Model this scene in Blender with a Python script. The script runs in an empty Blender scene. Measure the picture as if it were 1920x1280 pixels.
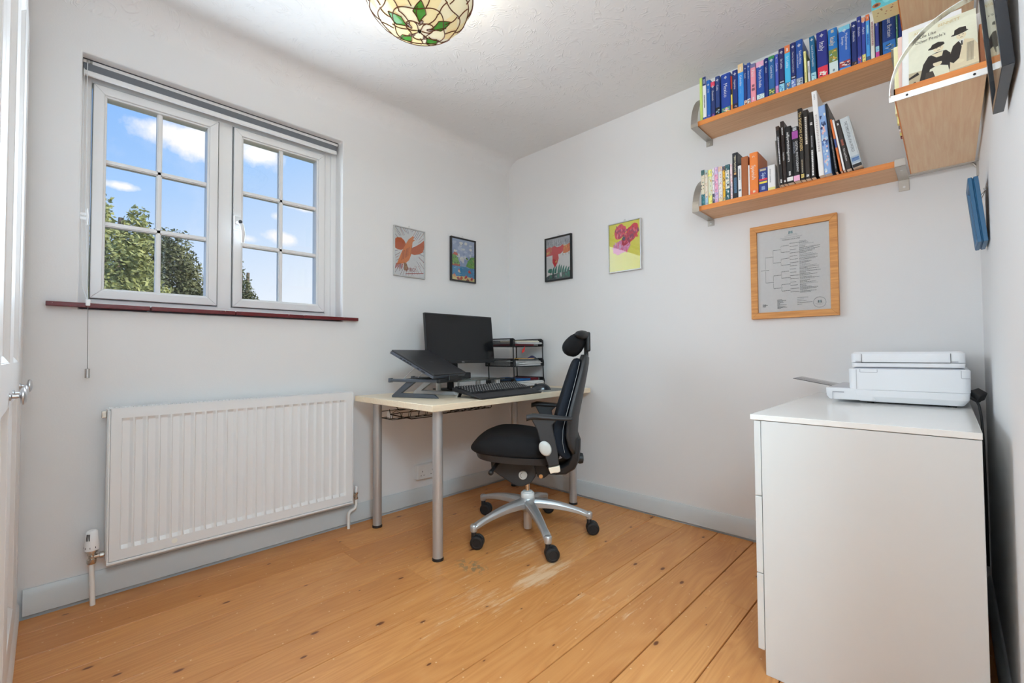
import bpy, bmesh, math, random
from mathutils import Vector, Matrix

# ---------------------------------------------------------------- camera, world, sun, lights, exposure
SC = bpy.context.scene
COL = SC.collection
SC.view_settings.view_transform = 'Standard'
SC.view_settings.look = 'None'
SC.view_settings.exposure = 0.45
SC.view_settings.gamma = 1.0
SC.view_settings.use_curve_mapping = False
SC.cycles.use_denoising = True
SC.cycles.max_bounces = 14
SC.cycles.diffuse_bounces = 8
SC.cycles.glossy_bounces = 4
SC.cycles.transmission_bounces = 6
SC.cycles.transparent_max_bounces = 12
SC.cycles.sample_clamp_indirect = 6.0
SC.cycles.caustics_reflective = False
SC.cycles.caustics_refractive = False

def camera_axes(yaw, pitch, roll):
    f = Vector((-math.sin(yaw)*math.cos(pitch), math.cos(yaw)*math.cos(pitch), math.sin(pitch)))
    r = f.cross(Vector((0, 0, 1))).normalized()
    u = r.cross(f)
    r2 = r*math.cos(roll) + u*math.sin(roll)
    u2 = u*math.cos(roll) - r*math.sin(roll)
    return r2, u2, f

cam_data = bpy.data.cameras.new('camera')
cam = bpy.data.objects.new('camera', cam_data)
COL.objects.link(cam)
CR, CU, CF = camera_axes(0.7697017, 0.0268168, -0.0062788)
cm = Matrix((CR, CU, -CF)).transposed().to_4x4()
cm.translation = Vector((2.4947, -2.5487, 0.97))
cam.matrix_world = cm
cam_data.sensor_fit = 'HORIZONTAL'
cam_data.sensor_width = 36.0
cam_data.lens = 844.46/1920*36.0
cam_data.clip_start = 0.01
SC.camera = cam

def nd(nt, kind, **kw):
    n = nt.nodes.new(kind)
    for k, v in kw.items():
        setattr(n, k, v)
    return n

def lk(nt, a, b):
    nt.links.new(a, b)

def mth(nt, op, a, b=None, c=None, clamp=False):
    n = nt.nodes.new('ShaderNodeMath')
    n.operation = op
    n.use_clamp = clamp
    for i, v in enumerate((a, b, c)):
        if v is None:
            continue
        if isinstance(v, (int, float)):
            n.inputs[i].default_value = v
        else:
            nt.links.new(v, n.inputs[i])
    return n.outputs[0]

def mixc(nt, fac, a, b, mode='MIX'):
    n = nt.nodes.new('ShaderNodeMix')
    n.data_type = 'RGBA'
    n.blend_type = mode
    n.clamp_factor = True
    for s, v in ((n.inputs[0], fac), (n.inputs[6], a), (n.inputs[7], b)):
        if isinstance(v, (int, float)):
            s.default_value = v
        elif isinstance(v, (tuple, list)):
            s.default_value = (*v[:3], 1)
        else:
            nt.links.new(v, s)
    return n.outputs[2]

def ramp(nt, fac, stops):
    n = nt.nodes.new('ShaderNodeValToRGB')
    e = n.color_ramp.elements
    while len(e) < len(stops):
        e.new(0.5)
    for i, (p, c) in enumerate(stops):
        e[i].position = p
        e[i].color = (*c, 1)
    nt.links.new(fac, n.inputs[0])
    return n.outputs[0]

def lin(c):
    c /= 255.0
    return c/12.92 if c <= 0.04045 else ((c+0.055)/1.055)**2.4

def S(r, g, b):
    return (lin(r), lin(g), lin(b))

def A(r, g, b, k=0.72):
    """surface colour from the tone it shows in the room's light"""
    return tuple(min(lin(v)/k, 0.92) for v in (r, g, b))

def make_world():
    w = bpy.data.worlds.new('sky')
    SC.world = w
    w.use_nodes = True
    nt = w.node_tree
    nt.nodes.clear()
    tc = nd(nt, 'ShaderNodeTexCoord')
    sep = nd(nt, 'ShaderNodeSeparateXYZ')
    lk(nt, tc.outputs['Generated'], sep.inputs[0])
    x, y, z = sep.outputs
    den = mth(nt, 'MAXIMUM', mth(nt, 'ABSOLUTE', x), 0.05)
    Y = mth(nt, 'DIVIDE', y, den)
    Z = mth(nt, 'DIVIDE', z, den)
    # blue deepens upwards and away from the hazy side
    t = mth(nt, 'ADD', mth(nt, 'MULTIPLY', z, 2.4), mth(nt, 'MULTIPLY', Y, -0.85))
    t = mth(nt, 'ADD', t, 0.02, clamp=True)
    sky = ramp(nt, t, [(0.0, S(232, 242, 254)), (0.30, S(204, 226, 253)), (0.62, S(165, 205, 253)), (1.0, S(135, 187, 252))])
    nz = nd(nt, 'ShaderNodeTexNoise')
    nz.inputs['Scale'].default_value = 9.0
    nz.inputs['Detail'].default_value = 7.0
    nz.inputs['Roughness'].default_value = 0.62
    lk(nt, tc.outputs['Generated'], nz.inputs['Vector'])
    n1 = nz.outputs[0]
    cloud = None
    for (cy, cz, a, b, k) in ((0.150, 0.402, 0.075, 0.024, 0.85), (0.185, 0.398, 0.06, 0.030, 1.0), (0.300, 0.412, 0.055, 0.036, 1.0), (0.385, 0.316, 0.055, 0.012, 1.0),
                              (0.330, 0.290, 0.020, 0.012, 0.9), (0.345, 0.247, 0.048, 0.017, 1.0), (0.275, 0.232, 0.030, 0.010, 0.7), (0.085, 0.288, 0.030, 0.009, 0.9), (0.45, 0.43, 0.06, 0.02, 0.8),
                              (-0.5, 0.35, 0.2, 0.06, 1), (0.95, 0.38, 0.3, 0.08, 1)):
        dy = mth(nt, 'DIVIDE', mth(nt, 'SUBTRACT', Y, cy), a)
        dz = mth(nt, 'DIVIDE', mth(nt, 'SUBTRACT', Z, cz), b)
        d = mth(nt, 'SQRT', mth(nt, 'ADD', mth(nt, 'MULTIPLY', dy, dy), mth(nt, 'MULTIPLY', dz, dz)))
        v = mth(nt, 'ADD', mth(nt, 'SUBTRACT', 1.0, d), mth(nt, 'MULTIPLY', mth(nt, 'SUBTRACT', n1, 0.5), 3.4))
        v = mth(nt, 'MULTIPLY', v, k*1.7, clamp=True)
        cloud = v if cloud is None else mth(nt, 'MAXIMUM', cloud, v)
    haze = mth(nt, 'MULTIPLY', mth(nt, 'SUBTRACT', n1, 0.52, clamp=True), 0.9)
    cloud = mth(nt, 'MAXIMUM', cloud, haze)
    front = mth(nt, 'LESS_THAN', x, 0.0)
    cloud = mth(nt, 'MULTIPLY', cloud, front)
    col = mixc(nt, cloud, sky, (0.98, 0.985, 1.0))
    ground = mth(nt, 'MULTIPLY', z, -12.0, clamp=True)
    col = mixc(nt, ground, col, (0.42, 0.42, 0.38))
    bg = nd(nt, 'ShaderNodeBackground')
    lk(nt, col, bg.inputs[0])
    bg.inputs[1].default_value = WORLD_STRENGTH
    out = nd(nt, 'ShaderNodeOutputWorld')
    lk(nt, bg.outputs[0], out.inputs[0])

WORLD_STRENGTH = 0.75
WINDOW_POWER = 13.2
SIDE_FILL_POWER = 78.0
UPWARD_FILL_POWER = 16.5
DAY = (0.74, 0.88, 1.0)
SIDE_FILL_TINT = (0.62, 0.86, 1.0)
UPWARD_FILL_TINT = (0.90, 0.96, 1.0)
make_world()

def lamp(name, kind, loc, energy, color=(1, 1, 1), direction=None, **kw):
    d = bpy.data.lights.new(name, kind)
    d.energy = energy
    d.color = color
    for k, v in kw.items():
        setattr(d, k, v)
    o = bpy.data.objects.new(name, d)
    COL.objects.link(o)
    o.location = loc
    if direction is not None:
        o.rotation_euler = Vector(direction).to_track_quat('-Z', 'Y').to_euler()
    return o

# the sun stands behind the house, so only the garden trees catch it
lamp('sun', 'SUN', (4, 2, 8), 2.9, (1.0, 0.95, 0.86), (-0.72, -0.34, -0.6), angle=0.01)
# daylight falling in through the window
lamp('window_daylight', 'AREA', (-0.078, -1.925, 1.665), WINDOW_POWER, DAY, (1, 0, 0), shape='RECTANGLE', size=0.96, size_y=0.88, spread=math.radians(142))
# added unseen fill lamps: one past the side doorway, one aimed up behind
lamp('side_fill_light', 'AREA', (3.25, -2.80, 2.30), SIDE_FILL_POWER, SIDE_FILL_TINT, (-0.75, 0.35, -0.60), shape='RECTANGLE', size=0.9, size_y=0.9)
lamp('upward_fill_light', 'AREA', (2.35, -3.0, 1.45), UPWARD_FILL_POWER, UPWARD_FILL_TINT, (-0.2, 0.5, 0.85), shape='RECTANGLE', size=0.5, size_y=0.5)

# ---------------------------------------------------------------- materials
_M = {}

def mat(name, col, rough=0.5, metal=0.0, var=0.06, vscale=14.0, bump=0.0, bscale=120.0, spec=0.5, coat=0.0, alpha=None):
    """plain surface with a little procedural mottling"""
    if name in _M:
        return _M[name]
    m = bpy.data.materials.new(name)
    m.use_nodes = True
    nt = m.node_tree
    b = nt.nodes['Principled BSDF']
    tc = nd(nt, 'ShaderNodeTexCoord')
    nz = nd(nt, 'ShaderNodeTexNoise')
    nz.inputs['Scale'].default_value = vscale
    nz.inputs['Detail'].default_value = 4
    lk(nt, tc.outputs['Object'], nz.inputs['Vector'])
    dark = tuple(c*(1-var) for c in col)
    lite = tuple(min(1, c*(1+var)) for c in col)
    lk(nt, mixc(nt, nz.outputs[0], dark, lite), b.inputs['Base Color'])
    b.inputs['Roughness'].default_value = rough
    b.inputs['Metallic'].default_value = metal
    b.inputs['Specular IOR Level'].default_value = spec
    b.inputs['Coat Weight'].default_value = coat
    if bump:
        n2 = nd(nt, 'ShaderNodeTexNoise')
        n2.inputs['Scale'].default_value = bscale
        n2.inputs['Detail'].default_value = 3
        lk(nt, tc.outputs['Object'], n2.inputs['Vector'])
        bp = nd(nt, 'ShaderNodeBump')
        bp.inputs['Strength'].default_value = bump
        bp.inputs['Distance'].default_value = 0.002
        lk(nt, n2.outputs[0], bp.inputs['Height'])
        lk(nt, bp.outputs[0], b.inputs['Normal'])
    _M[name] = m
    return m

def wood(name, c1, c2, axis='X', rough=0.45, scale=1.0):
    """fine straight grain running along one object axis"""
    if name in _M:
        return _M[name]
    m = bpy.data.materials.new(name)
    m.use_nodes = True
    nt = m.node_tree
    b = nt.nodes['Principled BSDF']
    tc = nd(nt, 'ShaderNodeTexCoord')
    mp = nd(nt, 'ShaderNodeMapping')
    s = {'X': (1.2, 26, 26), 'Y': (26, 1.2, 26), 'Z': (26, 26, 1.2)}[axis]
    mp.inputs['Scale'].default_value = tuple(v*scale for v in s)
    lk(nt, tc.outputs['Object'], mp.inputs[0])
    nz = nd(nt, 'ShaderNodeTexNoise')
    nz.inputs['Scale'].default_value = 3.2
    nz.inputs['Detail'].default_value = 6
    nz.inputs['Roughness'].default_value = 0.6
    nz.inputs['Distortion'].default_value = 0.4
    lk(nt, mp.outputs[0], nz.inputs['Vector'])
    f = ramp(nt, nz.outputs[0], [(0.34, (0, 0, 0)), (0.66, (1, 1, 1))])
    lk(nt, mixc(nt, f, c1, c2), b.inputs['Base Color'])
    b.inputs['Roughness'].default_value = rough
    _M[name] = m
    return m

def printed(name='printed_ink', rough=0.45, coat=0.0):
    """ink whose colours sit in the mesh"""
    if name in _M:
        return _M[name]
    m = bpy.data.materials.new(name)
    m.use_nodes = True
    nt = m.node_tree
    b = nt.nodes['Principled BSDF']
    at = nd(nt, 'ShaderNodeAttribute', attribute_name='Col')
    tc = nd(nt, 'ShaderNodeTexCoord')
    nz = nd(nt, 'ShaderNodeTexNoise')
    nz.inputs['Scale'].default_value = 90
    nz.inputs['Detail'].default_value = 3
    lk(nt, tc.outputs['Object'], nz.inputs['Vector'])
    lk(nt, mixc(nt, mth(nt, 'MULTIPLY', nz.outputs[0], 0.18), at.outputs['Color'], (0.5, 0.45, 0.42), 'MULTIPLY'), b.inputs['Base Color'])
    b.inputs['Roughness'].default_value = rough
    b.inputs['Coat Weight'].default_value = coat
    _M[name] = m
    return m

def glass_mat(name, tint=(1, 1, 1), refl=0.5, rough=0.0):
    """thin pane: clear, with a mirror sheen that grows at grazing angles"""
    if name in _M:
        return _M[name]
    m = bpy.data.materials.new(name)
    m.use_nodes = True
    nt = m.node_tree
    nt.nodes.clear()
    tr = nd(nt, 'ShaderNodeBsdfTransparent')
    tr.inputs[0].default_value = (*tint, 1)
    gl = nd(nt, 'ShaderNodeBsdfGlossy')
    gl.inputs['Roughness'].default_value = rough
    fr = nd(nt, 'ShaderNodeFresnel')
    fr.inputs[0].default_value = 1.45
    tc = nd(nt, 'ShaderNodeTexCoord')
    nz = nd(nt, 'ShaderNodeTexNoise')
    nz.inputs['Scale'].default_value = 3
    lk(nt, tc.outputs['Object'], nz.inputs['Vector'])
    f = mth(nt, 'MULTIPLY', fr.outputs[0], mth(nt, 'ADD', mth(nt, 'MULTIPLY', nz.outputs[0], 0.1), refl))
    mx = nd(nt, 'ShaderNodeMixShader')
    lk(nt, f, mx.inputs[0])
    lk(nt, tr.outputs[0], mx.inputs[1])
    lk(nt, gl.outputs[0], mx.inputs[2])
    out = nd(nt, 'ShaderNodeOutputMaterial')
    lk(nt, mx.outputs[0], out.inputs[0])
    _M[name] = m
    return m

# ---------------------------------------------------------------- mesh helpers
class MB:
    def __init__(self):
        self.v, self.f, self.mi, self.c = [], [], [], []
        self.m = 0
        self.col = None

    def face(self, idx):
        self.f.append(tuple(idx))
        self.mi.append(self.m)
        self.c.append(self.col)

    def add(self, verts, faces):
        o = len(self.v)
        self.v += [tuple(p) for p in verts]
        for f in faces:
            self.face([o+i for i in f])
        return self

    def box(self, x0, x1, y0, y1, z0, z1):
        v = [(x, y, z) for x in (x0, x1) for y in (y0, y1) for z in (z0, z1)]
        return self.add(v, [(0, 1, 3, 2), (4, 6, 7, 5), (0, 4, 5, 1), (2, 3, 7, 6), (0, 2, 6, 4), (1, 5, 7, 3)])

    def obox(self, c, ax, ay, az):
        """box from its centre and three half-extent vectors"""
        c, ax, ay, az = Vector(c), Vector(ax), Vector(ay), Vector(az)
        v = [c+ax*i+ay*j+az*k for i in (-1, 1) for j in (-1, 1) for k in (-1, 1)]
        return self.add(v, [(0, 1, 3, 2), (4, 6, 7, 5), (0, 4, 5, 1), (2, 3, 7, 6), (0, 2, 6, 4), (1, 5, 7, 3)])

    def prism(self, pts, ext):
        e = Vector(ext)
        n = len(pts)
        a = [Vector(p) for p in pts]
        v = a + [p+e for p in a]
        fs = [tuple(range(n-1, -1, -1)), tuple(range(n, 2*n))]
        fs += [(i, (i+1) % n, n+(i+1) % n, n+i) for i in range(n)]
        return self.add(v, fs)

    def loft(self, rings, caps=True, closed=True):
        n = len(rings[0])
        v = [p for r in rings for p in r]
        fs = []
        for k in range(len(rings)-1):
            for i in range(n if closed else n-1):
                j = (i+1) % n
                fs.append((k*n+i, k*n+j, (k+1)*n+j, (k+1)*n+i))
        if caps and closed:
            fs.append(tuple(range(n-1, -1, -1)))
            fs.append(tuple(range((len(rings)-1)*n, len(rings)*n)))
        return self.add(v, fs)

    def tube(self, pts, r, n=8, closed=False):
        P = [Vector(p) for p in pts]
        m = len(P)
        rr = r if isinstance(r, (list, tuple)) else [r]*m
        rings = []
        ref = None
        for i, p in enumerate(P):
            if closed:
                t = P[(i+1) % m]-P[i-1]
            else:
                t = P[min(i+1, m-1)]-P[max(i-1, 0)]
            t.normalize()
            if ref is None:
                ref = Vector((0, 0, 1)) if abs(t.z) < 0.9 else Vector((1, 0, 0))
            a = (ref - t*ref.dot(t)).normalized()
            b = t.cross(a)
            ref = a
            rings.append([p + a*math.cos(2*math.pi*k/n)*rr[i] + b*math.sin(2*math.pi*k/n)*rr[i] for k in range(n)])
        if closed:
            rings.append(rings[0])
            return self.loft(rings, caps=False)
        return self.loft(rings)

    def lathe(self, prof, o=(0, 0, 0), axis='Z', n=24):
        o = Vector(o)
        A_ = {'Z': (Vector((1, 0, 0)), Vector((0, 1, 0)), Vector((0, 0, 1))), 'Y': (Vector((0, 0, 1)), Vector((1, 0, 0)), Vector((0, 1, 0))), 'X': (Vector((0, 1, 0)), Vector((0, 0, 1)), Vector((1, 0, 0)))}
        a, b, c = A_[axis] if isinstance(axis, str) else axis
        rings = [[o + a*math.cos(2*math.pi*k/n)*r + b*math.sin(2*math.pi*k/n)*r + c*h for k in range(n)] for r, h in prof]
        return self.loft(rings)

    def cyl(self, o, r, h, axis='Z', n=20):
        return self.lathe([(r, 0), (r, h)], o, axis, n)

    def ball(self, c, r, n=16, m=10):
        c = Vector(c)
        rx, ry, rz = r if isinstance(r, (tuple, list)) else (r, r, r)
        rings = []
        for i in range(m+1):
            t = math.pi*i/m
            s = max(math.sin(t), 0.02)
            rings.append([c+Vector((rx*s*math.cos(2*math.pi*k/n), ry*s*math.sin(2*math.pi*k/n), -rz*math.cos(t))) for k in range(n)])
        return self.loft(rings)

    def build(self, name, mats, parent=None, bevel=0, seg=2, smooth=None, subsurf=0, local=False, lim=35):
        me = bpy.data.meshes.new(name)
        me.from_pydata(self.v, [], self.f)
        ml = mats if isinstance(mats, (list, tuple)) else [mats]
        for m in ml:
            me.materials.append(m)
        for p, k in zip(me.polygons, self.mi):
            p.material_index = k
        bm = bmesh.new()
        bm.from_mesh(me)
        bmesh.ops.recalc_face_normals(bm, faces=bm.faces)
        bm.to_mesh(me)
        bm.free()
        o = bpy.data.objects.new(name, me)
        COL.objects.link(o)
        if smooth is not None or bevel:
            for p in me.polygons:
                p.use_smooth = True
            me.set_sharp_from_angle(angle=math.radians(smooth if smooth is not None else 30))
        if bevel:
            b = o.modifiers.new('edge', 'BEVEL')
            b.width = bevel
            b.segments = seg
            b.limit_method = 'ANGLE'
            b.angle_limit = math.radians(lim)
        if subsurf:
            s = o.modifiers.new('round', 'SUBSURF')
            s.levels = s.render_levels = subsurf
        if parent is not None:
            o.parent = parent
            if not local:
                o.matrix_parent_inverse = world_of(parent).inverted()
        return o

def world_of(o):
    m = Matrix.LocRotScale(o.location, o.rotation_euler, o.scale)
    if o.parent is not None:
        return world_of(o.parent) @ o.matrix_parent_inverse @ m
    return m

def tag(o, label, cat, group=None, kind=None):
    o['label'] = label
    o['category'] = cat
    if group:
        o['group'] = group
    if kind:
        o['kind'] = kind
    return o

def thing(name, label, cat, loc=(0, 0, 0), rot=(0, 0, 0), group=None):
    o = bpy.data.objects.new(name, None)
    COL.objects.link(o)
    o.location = loc
    o.rotation_euler = rot
    o.empty_display_size = 0.05
    return tag(o, label, cat, group)

def struct(o):
    o['kind'] = 'structure'
    return o

_T = {}

def text_geo(body):
    """flat outline of a line of lettering, one unit tall capitals"""
    if body in _T:
        return _T[body]
    cu = bpy.data.curves.new('lettering', 'FONT')
    cu.body = body
    cu.resolution_u = 2
    o = bpy.data.objects.new('lettering', cu)
    COL.objects.link(o)
    dg = bpy.context.evaluated_depsgraph_get()
    dg.update()
    me = bpy.data.meshes.new_from_object(o.evaluated_get(dg))
    v = [(p.co.x/0.69, p.co.y/0.69) for p in me.vertices]
    f = [tuple(p.vertices) for p in me.polygons]
    bpy.data.objects.remove(o)
    bpy.data.curves.remove(cu)
    bpy.data.meshes.remove(me)
    w = max((p[0] for p in v), default=0)
    _T[body] = (v, f, w)
    return _T[body]

class Art:
    """flat coloured shapes laid in a plane, each a hair above the last"""
    def __init__(self):
        self.p, self.f, self.c = [], [], []
        self.z = 0.0

    def up(self, d=0.00006):
        self.z += d

    def poly(self, pts, col):
        o = len(self.p)
        self.p += [(a, b, self.z) for a, b in pts]
        self.f.append(tuple(range(o, o+len(pts))))
        self.c.append(col)
        self.up(0.000004)

    def rect(self, x0, y0, x1, y1, col):
        self.poly([(x0, y0), (x1, y0), (x1, y1), (x0, y1)], col)

    def disc(self, x, y, rx, ry, col, n=18, rot=0.0, wob=0.0, seed=0):
        rd = random.Random(seed)
        q = []
        for k in range(n):
            t = 2*math.pi*k/n
            w = 1+wob*rd.uniform(-1, 1)
            a, b = rx*w*math.cos(t), ry*w*math.sin(t)
            q.append((x+a*math.cos(rot)-b*math.sin(rot), y+a*math.sin(rot)+b*math.cos(rot)))
        self.poly(q, col)

    def line(self, x0, y0, x1, y1, w, col):
        dx, dy = x1-x0, y1-y0
        L = math.hypot(dx, dy) or 1
        nx, ny = -dy/L*w/2, dx/L*w/2
        self.poly([(x0+nx, y0+ny), (x0-nx, y0-ny), (x1-nx, y1-ny), (x1+nx, y1+ny)], col)

    def ring(self, x, y, r, w, col, n=24, ry=None):
        ry = ry or r
        for k in range(n):
            a, b = 2*math.pi*k/n, 2*math.pi*(k+1)/n
            self.poly([(x+r*math.cos(a), y+ry*math.sin(a)), (x+r*math.cos(b), y+ry*math.sin(b)), (x+(r-w)*math.cos(b), y+(ry-w)*math.sin(b)), (x+(r-w)*math.cos(a), y+(ry-w)*math.sin(a))], col)

    def text(self, body, x, y, size, col, anchor='l', down=False, maxw=None, rot=0.0):
        v, f, w = text_geo(body)
        k = size
        sx = k
        if maxw and w*k > maxw:
            sx = maxw/w
        off = 0 if anchor == 'l' else (-w*sx/2 if anchor == 'c' else -w*sx)
        o = len(self.p)
        for a, b in v:
            a, b = a*sx+off, b*k
            if down:
                q = (x+b, y-a)
            else:
                q = (x+a*math.cos(rot)-b*math.sin(rot), y+a*math.sin(rot)+b*math.cos(rot))
            self.p.append((*q, self.z))
        for t in f:
            self.f.append(tuple(o+i for i in t))
            self.c.append(col)
        self.up()

    def build(self, name, parent, origin, ux, uy, m=None, local=False):
        O, X, Y = Vector(origin), Vector(ux), Vector(uy)
        N = X.cross(Y).normalized()
        me = bpy.data.meshes.new(name)
        me.from_pydata([O+X*a+Y*b+N*c for a, b, c in self.p], [], self.f)
        at = me.color_attributes.new('Col', 'FLOAT_COLOR', 'CORNER')
        i = 0
        for p, c in zip(me.polygons, self.c):
            for _ in range(p.loop_total):
                at.data[i].color = (*c, 1)
                i += 1
        me.materials.append(m or printed())
        o = bpy.data.objects.new(name, me)
        COL.objects.link(o)
        if parent is not None:
            o.parent = parent
            if not local:
                o.matrix_parent_inverse = world_of(parent).inverted()
        return o

rnd = random.Random(7)
# ---------------------------------------------------------------- room shell
RX = 2.594          # right wall
CZ = 2.49           # ceiling
YF = -2.612         # wardrobe fronts
WY0, WY1, WZ0, WZ1 = -2.466, -1.372, 1.183, 2.207   # window opening

def wall_material(name, col):
    m = mat(name, col, rough=0.75, var=0.012, vscale=3, bump=0.12, bscale=160, spec=0.25)
    return m

M_WALL = wall_material('white_wall_paint', (0.80, 0.80, 0.80))
M_TRIM = mat('white_gloss', (0.80, 0.80, 0.80), rough=0.28, var=0.015)
M_SKIRT = mat('grey_skirting_paint', A(186, 190, 191, 0.80), rough=0.4, var=0.02)

def floor_material():
    m = bpy.data.materials.new('varnished_pine_boards')
    m.use_nodes = True
    nt = m.node_tree
    b = nt.nodes['Principled BSDF']
    tc = nd(nt, 'ShaderNodeTexCoord')
    sep = nd(nt, 'ShaderNodeSeparateXYZ')
    lk(nt, tc.outputs['Object'], sep.inputs[0])
    at = nd(nt, 'ShaderNodeAttribute', attribute_name='Col')
    ac = nd(nt, 'ShaderNodeSeparateColor')
    lk(nt, at.outputs['Color'], ac.inputs[0])
    rid = ac.outputs[0]
    cmb = nd(nt, 'ShaderNodeCombineXYZ')
    lk(nt, sep.outputs[0], cmb.inputs[0])
    lk(nt, mth(nt, 'ADD', sep.outputs[1], mth(nt, 'MULTIPLY', rid, 37.0)), cmb.inputs[1])
    lk(nt, mth(nt, 'MULTIPLY', rid, 11.0), cmb.inputs[2])
    def noise(scale, sx, sy, detail=4, rough=0.55, dist=0.0):
        mp = nd(nt, 'ShaderNodeMapping')
        mp.inputs['Scale'].default_value = (sx, sy, 1)
        lk(nt, cmb.outputs[0], mp.inputs[0])
        n = nd(nt, 'ShaderNodeTexNoise')
        n.inputs['Scale'].default_value = scale
        n.inputs['Detail'].default_value = detail
        n.inputs['Roughness'].default_value = rough
        n.inputs['Distortion'].default_value = dist
        lk(nt, mp.outputs[0], n.inputs['Vector'])
        return n.outputs[0]
    # cathedral grain: rings of a long stretched field
    field = noise(1.0, 7.0, 0.75, 2, 0.5, 0.6)
    rings = mth(nt, 'FRACT', mth(nt, 'MULTIPLY', field, 17.0))
    rings = mth(nt, 'ABSOLUTE', mth(nt, 'SUBTRACT', rings, 0.5))
    fine = noise(1.0, 160, 3.0, 4, 0.6)
    grain = mth(nt, 'ADD', mth(nt, 'MULTIPLY', rings, 0.55), mth(nt, 'MULTIPLY', mth(nt, 'SUBTRACT', fine, 0.5), 0.55))
    base = ramp(nt, mth(nt, 'ADD', grain, 0.28, clamp=True), [(0.0, FLOOR_A), (0.45, FLOOR_B), (1.0, FLOOR_C)])
    # board to board tone
    tone = ramp(nt, ac.outputs[1], [(0.0, (0.88, 0.83, 0.78)), (0.5, (0.97, 0.95, 0.93)), (1.0, (1.03, 1.03, 1.02))])
    base = mixc(nt, 1.0, base, tone, 'MULTIPLY')
    # broad patches of darker varnish
    big = noise(1.0, 2.2, 1.3, 3)
    base = mixc(nt, mth(nt, 'MULTIPLY', mth(nt, 'SUBTRACT', big, 0.42, clamp=True), 1.1), base, FLOOR_DK)
    # knots
    mp = nd(nt, 'ShaderNodeMapping')
    mp.inputs['Scale'].default_value = (9.0, 4.2, 1)
    lk(nt, cmb.outputs[0], mp.inputs[0])
    vo = nd(nt, 'ShaderNodeTexVoronoi')
    vo.inputs['Scale'].default_value = 1.0
    vo.voronoi_dimensions = '2D'
    lk(nt, mp.outputs[0], vo.inputs['Vector'])
    vc = nd(nt, 'ShaderNodeSeparateColor')
    lk(nt, vo.outputs['Color'], vc.inputs[0])
    size = mth(nt, 'MULTIPLY', mth(nt, 'POWER', vc.outputs[0], 3.0), 0.085)
    wig = mth(nt, 'ADD', vo.outputs['Distance'], mth(nt, 'MULTIPLY', mth(nt, 'SUBTRACT', noise(30, 1, 0.5, 2), 0.5), 0.05))
    knot = mth(nt, 'SUBTRACT', 1.0, mth(nt, 'DIVIDE', wig, mth(nt, 'ADD', size, 0.002)), clamp=True)
    halo = mth(nt, 'SUBTRACT', 1.0, mth(nt, 'DIVIDE', wig, mth(nt, 'ADD', mth(nt, 'MULTIPLY', size, 2.6), 0.004)), clamp=True)
    base = mixc(nt, mth(nt, 'MULTIPLY', halo, 0.45), base, S(172, 108, 56))
    base = mixc(nt, mth(nt, 'MULTIPLY', knot, 2.2, clamp=True), base, S(112, 62, 30))
    # worn, bare streaks by the chair and out on the open floor
    wear_n = noise(1.0, 46, 5.5, 5, 0.7)
    def blob(cx, cy, rx, ry):
        dx = mth(nt, 'DIVIDE', mth(nt, 'SUBTRACT', sep.outputs[0], cx), rx)
        dy = mth(nt, 'DIVIDE', mth(nt, 'SUBTRACT', sep.outputs[1], cy), ry)
        return mth(nt, 'SUBTRACT', 1.0, mth(nt, 'ADD', mth(nt, 'MULTIPLY', dx, dx), mth(nt, 'MULTIPLY', dy, dy)), clamp=True)
    zone = mth(nt, 'MAXIMUM', blob(1.19, -1.02, 0.09, 0.26), mth(nt, 'MULTIPLY', blob(1.12, -1.35, 0.30, 0.55), 0.42))
    zone = mth(nt, 'MAXIMUM', zone, mth(nt, 'MULTIPLY', blob(0.95, -0.85, 0.12, 0.4), 0.6))
    zone = mth(nt, 'MAXIMUM', zone, mth(nt, 'MULTIPLY', blob(1.55, -1.0, 0.4, 0.45), 0.34))
    wear = mth(nt, 'SUBTRACT', mth(nt, 'ADD', mth(nt, 'MULTIPLY', zone, 0.42), wear_n), 0.70, clamp=True)
    base = mixc(nt, mth(nt, 'MULTIPLY', wear, 5.0, clamp=True), base, S(228, 190, 150))
    # small pale flecks and nicks all over
    fl = nd(nt, 'ShaderNodeTexVoronoi')
    fl.inputs['Scale'].default_value = 26
    fl.voronoi_dimensions = '2D'
    lk(nt, cmb.outputs[0], fl.inputs['Vector'])
    fc = nd(nt, 'ShaderNodeSeparateColor')
    lk(nt, fl.outputs['Color'], fc.inputs[0])
    fleck = mth(nt, 'MULTIPLY', mth(nt, 'LESS_THAN', fl.outputs['Distance'], 0.07), mth(nt, 'GREATER_THAN', fc.outputs[1], 0.86))
    base = mixc(nt, mth(nt, 'MULTIPLY', fleck, 0.6), base, S(235, 205, 165))
    # a grey-green paint stain
    st = mth(nt, 'MULTIPLY', blob(0.905, -1.185, 0.11, 0.06), mth(nt, 'GREATER_THAN', noise(1.0, 40, 40, 3), 0.5))
    base = mixc(nt, mth(nt, 'MULTIPLY', st, 0.7), base, S(120, 118, 92))
    lk(nt, base, b.inputs['Base Color'])
    rg = mth(nt, 'ADD', 0.30, mth(nt, 'MULTIPLY', mth(nt, 'ADD', big, wear), 0.16))
    lk(nt, rg, b.inputs['Roughness'])
    b.inputs['Specular IOR Level'].default_value = 0.4
    bp = nd(nt, 'ShaderNodeBump')
    bp.inputs['Strength'].default_value = 0.25
    bp.inputs['Distance'].default_value = 0.002
    lk(nt, mth(nt, 'SUBTRACT', noise(1.0, 60, 5, 4), mth(nt, 'MULTIPLY', wear, 2.0)), bp.inputs['Height'])
    lk(nt, bp.outputs[0], b.inputs['Normal'])
    return m

FLOOR_A, FLOOR_B, FLOOR_C, FLOOR_DK = A(166, 106, 56), A(184, 128, 74), A(199, 148, 92), A(148, 90, 46)

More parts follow.
